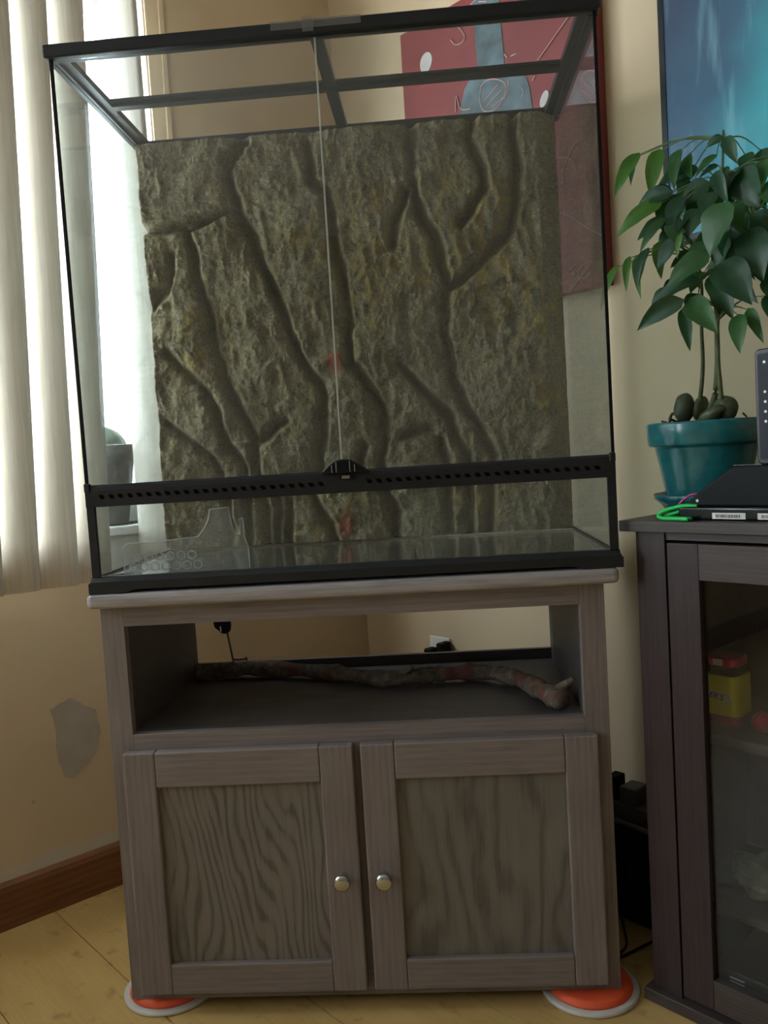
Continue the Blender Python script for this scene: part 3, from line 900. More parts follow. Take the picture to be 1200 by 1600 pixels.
# ------------------------------------------------------------------ glass terrarium
tank = thing('glass_terrarium', 'tall empty glass terrarium with black frame and two front doors on the oak cabinet', 'terrarium', (0, 0.23, 0.7697))
ZB, ZTOP = 0.795, 1.6715
HW = 0.4575
# base: front rail with feet and a shallow arch between them, sides and back
pf = [(-HW, 0.7697), (-0.395, 0.7697), (-0.375, 0.7752), (0.372, 0.7752), (0.392, 0.7697), (HW, 0.7697), (HW, 0.787), (HW - .004, 0.790), (-HW + .004, 0.790), (-HW, 0.787)]
bm = prism(pf, -0.010, 0.004, 'y')
pf2 = [(-0.010, 0.790), (0.012, 0.790), (0.012, 0.7985), (-0.001, 0.7985)]
prism([(a, b) for a, b in pf2], -HW + .004, HW - .004, 'x', bm)
box(bm, -HW, -HW + .014, 0.004, 0.462, 0.7697, 0.790)
box(bm, HW - .014, HW, 0.004, 0.462, 0.7697, 0.790)
box(bm, -HW + .014, HW - .014, 0.450, 0.462, 0.7697, 0.790)
obj('base_frame', bm, MAT['black'], parent=tank)
obj('base_pan', B(-HW + .014, HW - .014, 0.004, 0.450, 0.7765, 0.779), MAT['black_matte'], parent=tank)
obj('floor_glass', B(-0.4435, 0.4435, 0.004, 0.446, 0.7905, ZB), MAT['floor_glass'], parent=tank)
# panes
obj('side_glass', B(-0.4505, -0.4465, 0.004, 0.450, 0.7985, ZTOP), MAT['side_glass'], parent=tank)
obj('side_glass', B(0.4465, 0.4505, 0.004, 0.450, 0.7985, ZTOP), MAT['side_glass'], parent=tank)
obj('back_glass', B(-0.4465, 0.4465, 0.4465, 0.450, 0.7985, ZTOP), MAT['side_glass'], parent=tank)
obj('front_glass', B(-0.4380, 0.4380, 0.0005, 0.0042, 0.7985, 0.921), MAT['glass'], parent=tank)
# black silicone seams inside the lower edges and the back corners
bm = bmesh.new()
for sx in (-1, 1):
    box(bm, sx * 0.4465 - .0025, sx * 0.4465 + .0025, 0.012, 0.4465, ZB, ZB + 0.0035)
box(bm, -0.444, 0.444, 0.4425, 0.4465, ZB, ZB + 0.004)
obj('silicone_seam', bm, MAT['black_matte'], parent=tank)
# corner posts, thick below the vent and thin above it
for sx in (-1, 1):
    obj('corner_post', B(*sorted((sx * 0.4520, sx * 0.4385)), -0.003, 0.006, 0.7985, 0.921), MAT['black'], parent=tank)
    obj('corner_edge', B(*sorted((sx * 0.4518, sx * 0.4470)), -0.0015, 0.004, 0.9584, ZTOP), MAT['black_matte'], parent=tank)
# ventilation strip with a row of slanted slots
V0, V1 = 0.9204, 0.9584
bm = bmesh.new()
sz0, sz1 = V0 + 0.0135, V0 + 0.0205
ys, ye = -0.006, -0.003
box(bm, -0.4515, 0.4515, ys, ye, V0, sz0)
box(bm, -0.4515, 0.4515, ys, ye, sz1, V1 - .010)
prism([(ys, V1 - .010), (ye + .010, V1 - .010), (ye + .010, V1), (ys + .005, V1), (ys + .001, V1 - .004)], -0.4515, 0.4515, 'x', bm)
ns = 52
pitch = 0.86 / ns
xs = [-0.43 + pitch * i for i in range(ns + 1)]
edges = [-0.4515]
for i in range(ns):
    xc = xs[i] + pitch / 2
    if abs(xc) < 0.032:
        continue
    edges += [xc - 0.0042, xc + 0.0042]
edges.append(0.4515)
for a, b in zip(edges[0::2], edges[1::2]):
    sk = 0.0018
    lo0 = a - sk if a > -.45 else a
    hi0 = a + sk if a > -.45 else a
    lo1 = b - sk if b < .45 else b
    hi1 = b + sk if b < .45 else b
    prism([(hi0, sz0), (hi1, sz0), (lo1, sz1), (lo0, sz1)], ys, ye, 'y', bm)
vent = obj('vent_strip', bm, MAT['black'], parent=tank)
obj('vent_backing', B(-0.4505, 0.4505, -0.0015, 0.003, V0 + .002, V1 - .011), MAT['black_matte'], parent=tank)
# door lock: hump above the strip and a small oval keyhole plate
hump = [(-0.040, V1 - .004), (-0.034, V1 + .001), (-0.022, V1 + 0.012), (-0.012, V1 + 0.0175), (0.0, V1 + 0.0190), (0.012, V1 + 0.0175), (0.022, V1 + 0.012), (0.036, V1 + 0.002), (0.044, V1 - .004)]
lock = obj('door_lock', prism(hump, -0.0165, -0.0035, 'y'), MAT['black_gloss'], parent=tank, bevel=0.002)
for xr in (-0.020, -0.0125, 0.0105, 0.0185):
    obj('rib', B(xr - .0009, xr + .0009, -0.0185, -0.016, V1 - .003, V1 + (0.0095 if abs(xr) > .015 else .015)), MAT['grey_cable'], parent=lock, bevel=0.0005)  # grey colour carries the bright reflections of glossy black ribs
kp = [(0.0125 * math.cos(a), 0.0045 * math.sin(a)) for a in [2 * math.pi * i / 24 for i in range(24)]]
plate = obj('lock_plate', prism([(0.003 + p[0], V1 - .0115 + p[1]) for p in kp], -0.0095, -0.006, 'y'), MAT['black_gloss'], parent=lock)
obj('lock_badge', B(-0.005, 0.0085, -0.0102, -0.0094, V1 - .0142, V1 - .0088), MAT['nickel'], parent=lock, label='small silver lock badge')
# doors
for x0, x1, e in ((-0.4455, -0.0052, 1), (-0.0030, 0.4455, 0)):
    d = obj('glass_door', B(x0, x1, -0.0008, 0.0034, V1, ZTOP - .001), MAT['glass'], parent=tank)
    ex = x1 if e else x0
    obj('door_edge', B(*((ex - .0002, ex + .0010) if e else (ex - .0004, ex + .0002)), -0.001, 0.0036, V1 + .012, ZTOP - .002), MAT['glass_edge'], parent=d)
obj('hinge', B(-0.4520, -0.4420, -0.0085, 0.000, V1 - .012, V1 + .003), MAT['black'], parent=tank, bevel=.0015)
obj('hinge', B(0.4420, 0.4520, -0.0085, 0.000, V1 - .012, V1 + .003), MAT['black'], parent=tank, bevel=.0015)
# top frame
T0, T1 = ZTOP, 1.6935
top = obj('top_bar', B(-HW - .001, HW + .001, -0.011, 0.016, T0, T1), MAT['black'], parent=tank, bevel=.003)
obj('top_bar', B(-HW - .001, HW + .001, 0.442, 0.462, T0 - .004, T1), MAT['black'], parent=tank, bevel=.003)
for sx in (-1, 1):
    bm = B(*sorted((sx * HW, sx * 0.4425)), 0.016, 0.442, T0, T1)
    box(bm, *sorted((sx * 0.4425, sx * 0.427)), 0.016, 0.442, T0 + .006, T1 - .004)
    obj('top_side_bar', bm, MAT['black'], parent=tank)
bm = B(-0.427, 0.427, 0.216, 0.236, T0 + .005, T1 - .004)
box(bm, -0.427, 0.427, 0.205, 0.216, T0 + .012, T1 - .006)
obj('cross_bar', bm, MAT['black'], parent=tank)
obj('center_bar', B(-0.0145, 0.0075, 0.016, 0.216, T0 + .006, T1 - .004), MAT['black'], parent=tank)
obj('center_bar', B(-0.0145, 0.0075, 0.236, 0.442, T0 + .006, T1 - .004), MAT['black'], parent=tank)
obj('tape', B(-0.074, 0.074, -0.0120, -0.0112, T0 + .009, T1 + .0006), MAT['tape'], parent=tank, label='strip of clear tape over the frame')
obj('tape', B(-0.022, -0.004, -0.0127, -0.0121, T0 + .003, T1 + .005), MAT['tape'], parent=tank)

# ------------------------------------------------------------------ rock background inside the tank


def vnoise(x, z, seed):
    rs = np.random.RandomState(seed)
    tab = rs.rand(256, 256)
    xi, zi = np.floor(x).astype(int), np.floor(z).astype(int)
    fx, fz = x - xi, z - zi
    fx = fx * fx * (3 - 2 * fx)
    fz = fz * fz * (3 - 2 * fz)
    g = lambda i, j: tab[(xi + i) % 256, (zi + j) % 256]
    return (g(0, 0) * (1 - fx) + g(1, 0) * fx) * (1 - fz) + (g(0, 1) * (1 - fx) + g(1, 1) * fx) * fz - 0.5


def rock_wall():
    x0, x1, z0, z1 = -0.4440, 0.4440, 0.7995, 1.6690
    nx, nz = 330, 322
    X, Z = np.meshgrid(np.linspace(x0, x1, nx), np.linspace(z0, z1, nz), indexing='ij')
    # gently warp the lookup so that the furrows wander
    Xw = X + 0.010 * vnoise(X * 30, Z * 30, 1) + 0.004 * vnoise(X * 80, Z * 80, 2)
    Zw = Z + 0.010 * vnoise(X * 30 + 9, Z * 30, 3)
    D = np.full(X.shape, 9.0)
    side = np.zeros(X.shape)
    for g in GROOVES:
        for (ax, az), (bx, bz) in zip(g[:-1], g[1:]):
            dx, dz = bx - ax, bz - az
            t = np.clip(((Xw - ax) * dx + (Zw - az) * dz) / (dx * dx + dz * dz + 1e-9), 0, 1)
            qx, qz = Xw - (ax + t * dx), Zw - (az + t * dz)
            d = np.hypot(qx, qz)
            m_ = d < D
            D = np.where(m_, d, D)
            side = np.where(m_, np.sign(qx), side)
    H = 0.016 + 0.024 * (1 - np.exp(-(D / 0.0105) ** 1.8)) + 0.014 * (1 - np.exp(-D / 0.06))
    # lip: the right-hand bank of a furrow stands higher and steeper
    H += 0.006 * (side > 0) * np.exp(-((D - 0.013) / 0.007) ** 2)
    H -= 0.006 * np.exp(-(D / 0.006) ** 2)
    wv = np.clip(D / 0.016, 0, 1)
    H += 0.018 * vnoise(X * 14, Z * 11, 4) * wv
    rid = 1 - np.abs(2 * vnoise(X * 40 + Z * 6, Z * 24, 5))
    H += 0.0085 * (rid - 0.6) * wv
    rid2 = 1 - np.abs(2 * vnoise(X * 85 + 5 * vnoise(X * 20, Z * 20, 12), Z * 66, 6))
    H += 0.0046 * (rid2 - 0.6) * (0.35 + 0.65 * wv)
    rid3 = 1 - np.abs(2 * vnoise(X * 170, Z * 140, 10))
    H += 0.0032 * (rid3 - 0.6)
    H += 0.0026 * vnoise(X * 300, Z * 300, 8)
    # pitted honeycomb on the right flank
    pit = np.exp(-(((X - 0.30) / 0.07) ** 2 + ((Z - 1.27) / 0.07) ** 2))
    H -= 0.012 * pit * (vnoise(X * 60, Z * 45, 9) > 0.08)
    # towards the right edge the sheet flattens out
    H *= np.clip((0.450 - X) / 0.05, 0.25, 1) ** 0.5
    H = np.clip(H, 0.004, 0.075)
    Y = 0.4445 - H
    ochre = np.zeros(X.shape)
    for (cx, cz, r) in OCHRE:
        ochre = np.maximum(ochre, np.exp(-((X - cx) ** 2 + (Z - cz) ** 2) / r ** 2))
    ochre = np.clip(ochre * 1.1 + 0.25, 0, 1)
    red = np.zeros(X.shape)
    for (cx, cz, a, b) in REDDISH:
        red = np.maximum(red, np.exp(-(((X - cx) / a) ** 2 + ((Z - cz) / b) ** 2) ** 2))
    base = np.array((0.0, 0.42, 0.7995))
    front = np.stack([X, Y, Z], -1).reshape(-1, 3) - base
    idx = np.arange(nx * nz).reshape(nx, nz)
    faces = np.stack([idx[:-1, :-1], idx[1:, :-1], idx[1:, 1:], idx[:-1, 1:]], -1).reshape(-1, 4).tolist()
    # rim folded back to the rear face
    loop = list(idx[:, 0]) + list(idx[-1, 1:]) + list(idx[-2::-1, -1]) + list(idx[0, -2:0:-1])
    nb = len(front)
    back = [(front[i][0], 0.4446 - base[1], front[i][2]) for i in loop]
    L = len(loop)
    for i in range(L):
        faces.append([int(loop[(i + 1) % L]), int(loop[i]), nb + i, nb + (i + 1) % L])
    faces.append([nb + i for i in range(L)])
    me = bpy.data.meshes.new('rock_background')
    me.from_pydata([tuple(map(float, p)) for p in front] + [tuple(map(float, p)) for p in back], [], faces)
    ca = me.color_attributes.new('paint', 'FLOAT_COLOR', 'POINT')
    cols = np.zeros((nb + L, 4), dtype=np.float32)
    cols[:nb, 0] = ochre.ravel()
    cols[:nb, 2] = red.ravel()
    cols[:, 3] = 1
    ca.data.foreach_set('color', cols.ravel())
    me.polygons.foreach_set('use_smooth', [True] * len(me.polygons))
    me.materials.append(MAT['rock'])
    me.update()
    o = bpy.data.objects.new('rock_background', me)
    COL.objects.link(o)
    o.location = base
    o['_b'] = list(base)
    tag(o, 'olive brown sculpted foam rock background with deep furrows inside the terrarium', 'rock background')
    return o


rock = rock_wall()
obj('cable_slot', B(0.345, 0.425, 0.4155, 0.4195, 0.7995, 0.8025), MAT['black_matte'], parent=rock, label='thin black clip at the lower right edge')

# clear plastic sheet with honeycomb cells standing behind the front glass
tray = thing('plastic_insert', 'clear plastic honeycomb insert standing in the lower left of the terrarium', 'plastic insert', (-0.30, 0.040, 0.795))
ol = [(-.410, .7953), (-.410, .838), (-.407, .846), (-.400, .850), (-.318, .853), (-.272, .856), (-.262, .868), (-.252, .884), (-.248, .903), (-.214, .905), (-.210, .872), (-.205, .858), (-.197, .856), (-.1945, .884), (-.190, .884), (-.189, .850), (-.184, .835), (-.183, .7953)]
obj('sheet', prism(ol, 0.039, 0.0405, 'y'), MAT['acrylic'], parent=tray)
bm = bmesh.new()
for (p, q) in zip(ol[:-1], ol[1:]):
    tube([Vector((p[0], 0.0398, p[1] + (.001 if p[1] < .796 else 0))), Vector((q[0], 0.0398, q[1] + (.001 if q[1] < .796 else 0)))], 0.0009, 5, bm)
obj('rim', bm, MAT['acrylic_rim'], parent=tray)
r = 0.0088
for j in range(2):
    for i in range(7 - j % 2):
        cx, cz = -0.394 + i * 0.0195 + (j % 2) * 0.0098, 0.8065 + j * 0.0175
        bm = bmesh.new()
        outer = [(cx + r * math.cos(a), cz + r * math.sin(a)) for a in [math.pi / 6 + math.pi / 3 * t for t in range(6)]]
        inner = [(cx + (r - .002) * math.cos(a), cz + (r - .002) * math.sin(a)) for a in [math.pi / 6 + math.pi / 3 * t for t in range(6)]]
        A = [[bm.verts.new((p[0], y, p[1])) for p in ring] for y in (0.0405, 0.046) for ring in (outer, inner)]
        for t in range(6):
            n_ = (t + 1) % 6
            bm.faces.new((A[0][t], A[0][n_], A[2][n_], A[2][t]))
            bm.faces.new((A[1][n_], A[1][t], A[3][t], A[3][n_]))
            bm.faces.new((A[2][t], A[2][n_], A[3][n_], A[3][t]))
            bm.faces.new((A[0][n_], A[0][t], A[1][t], A[1][n_]))
        obj('honeycomb_cell', bm, MAT['acrylic_rim'], parent=tray)

# ------------------------------------------------------------------ behind the cabinet
rod = thing('leaning_rod', 'small dark wedge on a thin black rod leaning behind the cabinet', 'rod', (-0.268, 0.50, 0.0))
obj('rod', tube([Vector((-0.268, 0.50, 0.0)), Vector((-0.342, 0.50, 0.518)), Vector((-0.352, 0.50, 0.590))], 0.0024, 8), MAT['black_cable'], parent=rod, smooth=True)
obj('wedge', prism([(-0.385, 0.640), (-0.379, 0.604), (-0.364, 0.590), (-0.357, 0.587), (-0.346, 0.590), (-0.343, 0.605), (-0.347, 0.640)], 0.490, 0.512, 'y'), MAT['black_matte'], parent=rod, bevel=0.003)
obj('wedge_stripe', B(-0.3655, -0.3625, 0.4895, 0.4899, 0.594, 0.606), MAT['label_white'], parent=rod)

outlet = thing('wall_outlet', 'white wall outlet with two black plugs seen through the open shelf', 'outlet', (0.306, 0, 0.42), ROOM)
obj('cover_plate', B(0.268, 0.344, -0.006, -0.0005, 0.362, 0.478), MAT['white'], parent=outlet, bevel=0.002)
obj('plug', B(0.330, 0.352, -0.045, -0.006, 0.425, 0.472), MAT['black_matte'], parent=outlet, bevel=0.005)
obj('plug', B(0.276, 0.302, -0.040, -0.006, 0.418, 0.450), MAT['black_matte'], parent=outlet, bevel=0.006)
cp = smooth_path([(0.341, -0.045, 0.43), (0.35, -0.07, 0.36), (0.33, -0.06, 0.2), (0.40, -0.05, 0.03), (0.6, -0.08, 0.006)], 8)
obj('power_cable', tube(cp, 0.003, 8), MAT['black_cable'], frame=ROOM, base=(0.6, -0.08, 0.0), smooth=True, label='black power cord dropping from the wall outlet behind the cabinet', cat='cord')
cp = smooth_path([(-0.333, 0.470, 0.500), (-0.331, 0.458, 0.528), (-0.326, 0.4445, 0.5375), (-0.316, 0.4405, 0.5375), (-0.304, 0.446, 0.5365), (-0.300, 0.458, 0.526), (-0.300, 0.468, 0.40), (-0.30, 0.47, 0.06)], 6)
obj('power_cable', tube(cp, 0.0022, 8), MAT['black_cable'], base=(-0.30, 0.47, 0.06), smooth=True, label='thin black cord looping over the back edge of the shelf', cat='cord')

# things on the floor between the cabinet and the television stand
sub = thing('black_speaker_box', 'black box standing in the gap between oak cabinet and dark stand', 'box', (0.965, -0.10, 0), ROOM)
obj('body', B(0.915, 1.075, -0.165, -0.035, 0.0, 0.185), MAT['black_matte'], parent=sub, bevel=0.004)
obj('grille', B(0.925, 1.065, -0.169, -0.165, 0.012, 0.172), MAT['black'], parent=sub)
ps = thing('power_strip', 'grey power strip standing on the black box in the gap', 'power strip', (0.98, -0.10, 0.185), ROOM)
obj('body', B(0.90, 1.075, -0.125, -0.075, 0.1855, 0.225), MAT['grey_cable'], parent=ps, bevel=0.005)
obj('adapter', B(0.935, 0.975, -0.127, -0.078, 0.2255, 0.262), MAT['grey_cable'], parent=ps, bevel=0.004)
obj('plug', B(0.90, 0.925, -0.120, -0.085, 0.2255, 0.275), MAT['black_matte'], parent=ps, bevel=0.003)
obj('conduit_rod', tube([Vector((0.905, -0.150, 0.1990)), Vector((1.08, -0.150, 0.1915))], 0.0055, 10), MAT['grey_cable'], frame=ROOM, base=(0.99, -0.15, 0.186), smooth=True, label='grey rod lying across the black box in the gap', cat='rod')
cp = smooth_path([(0.985, -0.172, 0.12), (0.99, -0.185, 0.09), (0.965, -0.19, 0.05), (0.985, -0.205, 0.012), (1.02, -0.25, 0.004), (1.03, -0.30, 0.004), (1.05, -0.20, 0.004)], 8)
obj('power_cable', tube(cp, 0.0026, 8), MAT['black_cable'], frame=ROOM, base=(1.0, -0.22, 0.0), smooth=True, label='black cord trailing on the floor beside the right slider disc', cat='cord')

# ------------------------------------------------------------------ painting
pa = thing('painting', 'red abstract canvas with grey-blue bottle shape and white scribbles on the wall', 'painting', (0.609, 0, 1.31), ROOM)
cv = obj('canvas', B(0.313, 0.893, -0.030, -0.001, 1.31, 2.045), MAT['canvas'], parent=pa, bevel=0.002)
bott = [(.563, 2.044), (.566, 1.968), (.569, 1.873), (.552, 1.860), (.524, 1.837), (.505, 1.787), (.497, 1.70), (.50, 1.55), (.53, 1.47), (.60, 1.44), (.67, 1.46), (.715, 1.53), (.728, 1.65), (.724, 1.724), (.716, 1.784), (.708, 1.802), (.650, 1.852), (.645, 1.95), (.643, 2.044)]
obj('bottle_shape', prism(bott, -0.0318, -0.0300, 'y'), MAT['blue_paint'], parent=pa)


def oval(cx, cz, a, b, tilt=0.2, n=20):
    return [(cx + a * math.cos(t) * math.cos(tilt) - b * math.sin(t) * math.sin(tilt), cz + a * math.cos(t) * math.sin(tilt) + b * math.sin(t) * math.cos(tilt)) for t in [2 * math.pi * i / n for i in range(n)]]


obj('white_spot', prism(oval(.402, 1.945, .021, .024, -.3), -0.0318, -0.0300, 'y'), MAT['white_paint'], parent=pa)
obj('white_spot', prism(oval(.756, 1.737, .010, .018, -.5), -0.0318, -0.0300, 'y'), MAT['white_paint'], parent=pa)
for i, s in enumerate(STROKES):
    p = [Vector((a, -0.0322, b)) for a, b in s]
    p = smooth_path(p, 6) if len(p) > 2 else p
    obj('brush_line', tube(p, 0.0013, 6), MAT['white_paint'] if i in (6, 8, 9, 10) else MAT['line_paint'], parent=pa)

# ------------------------------------------------------------------ television
tv = thing('television', 'black framed television glowing blue and cyan on the wall at right', 'television', (1.58, -0.03, 1.351), ROOM)
tx0, tx1, tz0, tz1 = 1.054, 2.10, 1.351, 1.948
bz = 0.0115
bm = bmesh.new()
box(bm, tx0, tx0 + bz, -0.064, -0.034, tz0, tz1)
box(bm, tx1 - bz, tx1, -0.064, -0.034, tz0, tz1)
box(bm, tx0 + bz, tx1 - bz, -0.064, -0.034, tz0, tz0 + bz)
box(bm, tx0 + bz, tx1 - bz, -0.064, -0.034, tz1 - bz, tz1)
obj('bezel', bm, MAT['black'], parent=tv)
obj('back_shell', B(tx0 + .004, tx1 - .004, -0.036, -0.015, tz0 + .004, tz1 - .004), MAT['black_matte'], parent=tv)
obj('wall_mount', B(1.45, 1.70, -0.0155, -0.0005, 1.50, 1.75), MAT['black_matte'], parent=tv)
sc = thing('screen', base=(tx0 + bz, -0.060, tz0 + bz), parent=tv)
obj('display', B(tx0 + bz, tx1 - bz, -0.061, -0.0365, tz0 + bz, tz1 - bz), MAT['screen'], parent=sc)

# ------------------------------------------------------------------ dark television stand
SX0, SX1, SYF, SYB = 1.141, 2.418, -0.350, -0.022
stand = thing('television_stand', 'dark espresso wood television stand with glass doors at right', 'television stand', (1.78, -0.18, 0), ROOM)
obj('top_board', B(1.119, 2.44, -0.366, -0.018, 0.8265, 0.845), MAT['espresso_h'], parent=stand, bevel=0.0015)
obj('side_panel', B(SX0, SX0 + .018, SYF + .018, SYB, 0.022, 0.8265), MAT['espresso_v'], parent=stand)
obj('side_panel', B(SX1 - .018, SX1, SYF + .018, SYB, 0.022, 0.8265), MAT['espresso_v'], parent=stand)
obj('back_panel', B(SX0 + .018, SX1 - .018, SYB - .006, SYB, 0.022, 0.8265), MAT['espresso_v'], parent=stand)
obj('stile', B(SX0, 1.1945, SYF, SYF + .018, 0.022, 0.8265), MAT['espresso_v'], parent=stand, bevel=0.001)
obj('stile', B(2.3645, SX1, SYF, SYF + .018, 0.022, 0.8265), MAT['espresso_v'], parent=stand, bevel=0.001)
obj('rail', B(1.1945, 2.3645, SYF + .004, SYF + .018, 0.8125, 0.8265), MAT['espresso_h'], parent=stand)
obj('base_board', B(1.128, 2.431, -0.362, -0.022, 0.0, 0.022), MAT['espresso_h'], parent=stand, bevel=0.002)
obj('shelf', B(SX0 + .018, SX1 - .018, SYF + .075, SYB - .006, 0.4545, 0.4725), MAT['espresso_h'], parent=stand)
obj('shelf', B(SX0 + .018, SX1 - .018, SYF + .075, SYB - .006, 0.155, 0.173), MAT['espresso_h'], parent=stand)
obj('divider', B(1.771, 1.788, SYF + .03, SYB - .006, 0.022, 0.8265), MAT['espresso_v'], parent=stand)
for i in range(2):
    dx = i * 0.583
    d = thing('door', base=(1.1985 + dx, SYF, 0.03), parent=stand)
    a, b = 1.1985 + dx, 1.7775 + dx
    ya, yb = SYF - .001, SYF + .018
    obj('stile', B(a, a + .055, ya, yb, 0.030, 0.808), MAT['espresso_v'], parent=d, bevel=0.001)
    obj('stile', B(b - .055, b, ya, yb, 0.030, 0.808), MAT['espresso_v'], parent=d, bevel=0.001)
    obj('rail', B(a + .055, b - .055, ya, yb, 0.7495, 0.808), MAT['espresso_h'], parent=d, bevel=0.001)
    obj('rail', B(a + .055, b - .055, ya, yb, 0.030, 0.082), MAT['espresso_h'], parent=d, bevel=0.001)
    obj('pane', B(a + .055, b - .055, ya + .009, ya + .012, 0.082, 0.7495), MAT['door_glass'], parent=d)

# yellow tub on the shelf behind the glass
tc_ = (1.216, -0.195)
tub = thing('toy_tub', 'yellow tub with red lid and base behind the glass door of the stand', 'tub', (tc_[0], tc_[1], 0.4725), ROOM)


def rsq(half, r, n=6):
    out = []
    for cx, cy, a0 in ((1, 1, 0), (-1, 1, 90), (-1, -1, 180), (1, -1, 270)):
        for k in range(n + 1):
            a = math.radians(a0 + 90 * k / n)
            out.append((tc_[0] + cx * (half - r) + r * math.cos(a), tc_[1] + cy * (half - r) + r * math.sin(a)))
    return out


obj('base', prism(rsq(.028, .014), 0.4727, 0.490, 'z'), MAT['red'], parent=tub, bevel=0.003)
obj('body', prism(rsq(.031, .013), 0.490, 0.561, 'z'), MAT['yellow'], parent=tub, bevel=0.002)
obj('neck', prism(rsq(.026, .012), 0.561, 0.576, 'z'), MAT['black_matte'], parent=tub)
lid = obj('lid', prism(rsq(.028, .014), 0.576, 0.592, 'z'), MAT['pink'], parent=tub, bevel=0.004)
obj('lid_sticker', B(tc_[0] - .012, tc_[0] + .006, tc_[1] - .0286, tc_[1] - .0281, 0.579, 0.590), MAT['label_white'], parent=lid)
yfr = tc_[1] - .031
bd = obj('name_band', prism([(1.190, .5245), (1.228, .5195), (1.240, .512), (1.232, .531), (1.190, .534)], yfr - .0006, yfr - .0001, 'y'), MAT['label_white'], parent=tub)


def text(body, size, mat, mtx, parent, name='lettering', ext=0.0002):
    cu = bpy.data.curves.new(name, 'FONT')
    cu.body = body
    cu.size = size
    cu.extrude = ext
    cu.shear = 0.25
    cu.materials.append(mat)
    tmp = bpy.data.objects.new(name, cu)
    o = bpy.data.objects.new(name, bpy.data.meshes.new_from_object(tmp))
    bpy.data.objects.remove(tmp)
    bpy.data.curves.remove(cu)
    COL.objects.link(o)
    o.parent = parent
    o.matrix_local = Matrix.Translation(-Vector(parent['_b'])) @ mtx
    o['_b'] = [0, 0, 0]
    return o


STAND_UP = Matrix.Rotation(math.pi / 2, 4, 'X')
text("ER'S", 0.0150, MAT['maroon'], Matrix.Translation((1.196, yfr - .0009, 0.5215)) @ Matrix.Rotation(0.13, 4, 'Y') @ STAND_UP, tub)
bm = bmesh.new()
bmesh.ops.create_icosphere(bm, subdivisions=3, radius=0.0175)
bmesh.ops.translate(bm, verts=bm.verts, vec=(1.285, -0.215, 0.490))
for v in bm.verts:
    v.co.z += 0.0015 * math.sin(v.co.x * 300)
ball = obj('red_ball', bm, MAT['red'], frame=ROOM, base=(1.285, -0.215, 0.4725), smooth=True, label='small red ball beside the yellow tub on the shelf', cat='ball')

# pale crumpled bag on the lower shelf
rnd = random.Random(2)
bm = bmesh.new()
bmesh.ops.create_icosphere(bm, subdivisions=4, radius=1)
for v in bm.verts:
    k = 1 + 0.14 * math.sin(v.co.x * 7 + v.co.y * 5) + 0.10 * math.sin(v.co.z * 9 + v.co.x * 4) + rnd.uniform(-.03, .03)
    v.co = Vector((1.275 + v.co.x * .075 * k, -0.17 + v.co.y * .06 * k, max(0.1735, 0.197 + v.co.z * .030 * k)))
obj('crumpled_bag', bm, MAT['paper'], frame=ROOM, base=(1.275, -0.17, 0.173), label='pale crumpled bag on the lower shelf behind the glass door', cat='bag')
bx_ = thing('black_case', 'flat black case with white printed lines at the bottom of the stand', 'case', (1.30, -0.21, 0.022), ROOM)
obj('case_body', B(1.235, 1.42, -0.312, -0.10, 0.0225, 0.085), MAT['black'], parent=bx_, bevel=0.003)
for i in range(3):  # three white lines across the case front
    zz = 0.0745 - i * 0.0065
    obj('printed_line', prism([(1.262, zz + .0013), (1.287, zz + .0013), (1.2875, zz - .0003), (1.2625, zz - .0003)], -0.3128, -0.3121, 'y'), MAT['label_white'], parent=bx_)

# ------------------------------------------------------------------ devices and cables on the stand
ROOM_TOP = 0.8452
box1 = thing('cable_box', 'flat black box with white barcode stickers on the dark stand', 'cable box', (1.36, -0.25, ROOM_TOP), ROOM)
obj('case', B(1.214, 1.52, -0.338, -0.268, ROOM_TOP, 0.8665), MAT['black_gloss'], parent=box1, bevel=0.004)
for (a, b) in ((1.273, 1.327), (1.346, 1.40)):
    st = obj('sticker', B(a, b, -0.3388, -0.3381, 0.8478, 0.8575), MAT['label_white'], parent=box1)
    rnd = random.Random(int(a * 1000))
    x = a + .006
    bm = bmesh.new()
    while x < b - .008:
        w_ = rnd.choice((.0006, .0010, .0016))
        box(bm, x, x + w_, -0.3390, -0.3387, 0.8500, 0.8548)
        x += w_ + rnd.choice((.0008, .0012))
    so = obj('barcode_print', bm, MAT['print'], parent=st)
    so['kind'] = 'stuff'
router = thing('router', 'glossy black sloping router on the flat black box', 'router', (1.38, -0.285, 0.8668), ROOM)
obj('shell', prism([(1.226, 0.8667), (1.232, 0.879), (1.246, 0.890), (1.300, 0.927), (1.308, 0.930), (1.50, 0.930), (1.50, 0.8667)], -0.330, -0.266, 'y'), MAT['router_black'], parent=router, bevel=0.003)
obj('ridge', B(1.300, 1.345, -0.318, -0.3165, 0.9302, 0.9312), MAT['grey_cable'], parent=router)
bm = lathe([(0.0024, 0), (0.0024, 0.0012)], (1.2445, -0.330, 0.876), 14, axis='y')
obj('jack', bm, MAT['label_white'], parent=router)  # pale dot paints a glint on the dark shell
modem = thing('modem', 'upright dark modem with white indicator icons at the right edge', 'modem', (1.37, -0.26, 0.9303), ROOM)
out = []
for cx, cz, a0 in ((1, 1, 0), (-1, 1, 90), (-1, -1, 180), (1, -1, 270)):
    for k in range(5):
        a = math.radians(a0 + 22.5 * k)
        out.append((1.372 + cx * .029 + .008 * math.cos(a), 1.0185 + cz * .080 + .008 * math.sin(a)))
obj('case', prism(out, -0.310, -0.268, 'y'), MAT['black'], parent=modem, bevel=0.002)
obj('front_panel', B(1.340, 1.404, -0.3112, -0.3099, 0.938, 1.099), plain('modem_panel', (0.020, 0.026, 0.038), 0.45, spec=0.2), parent=modem)
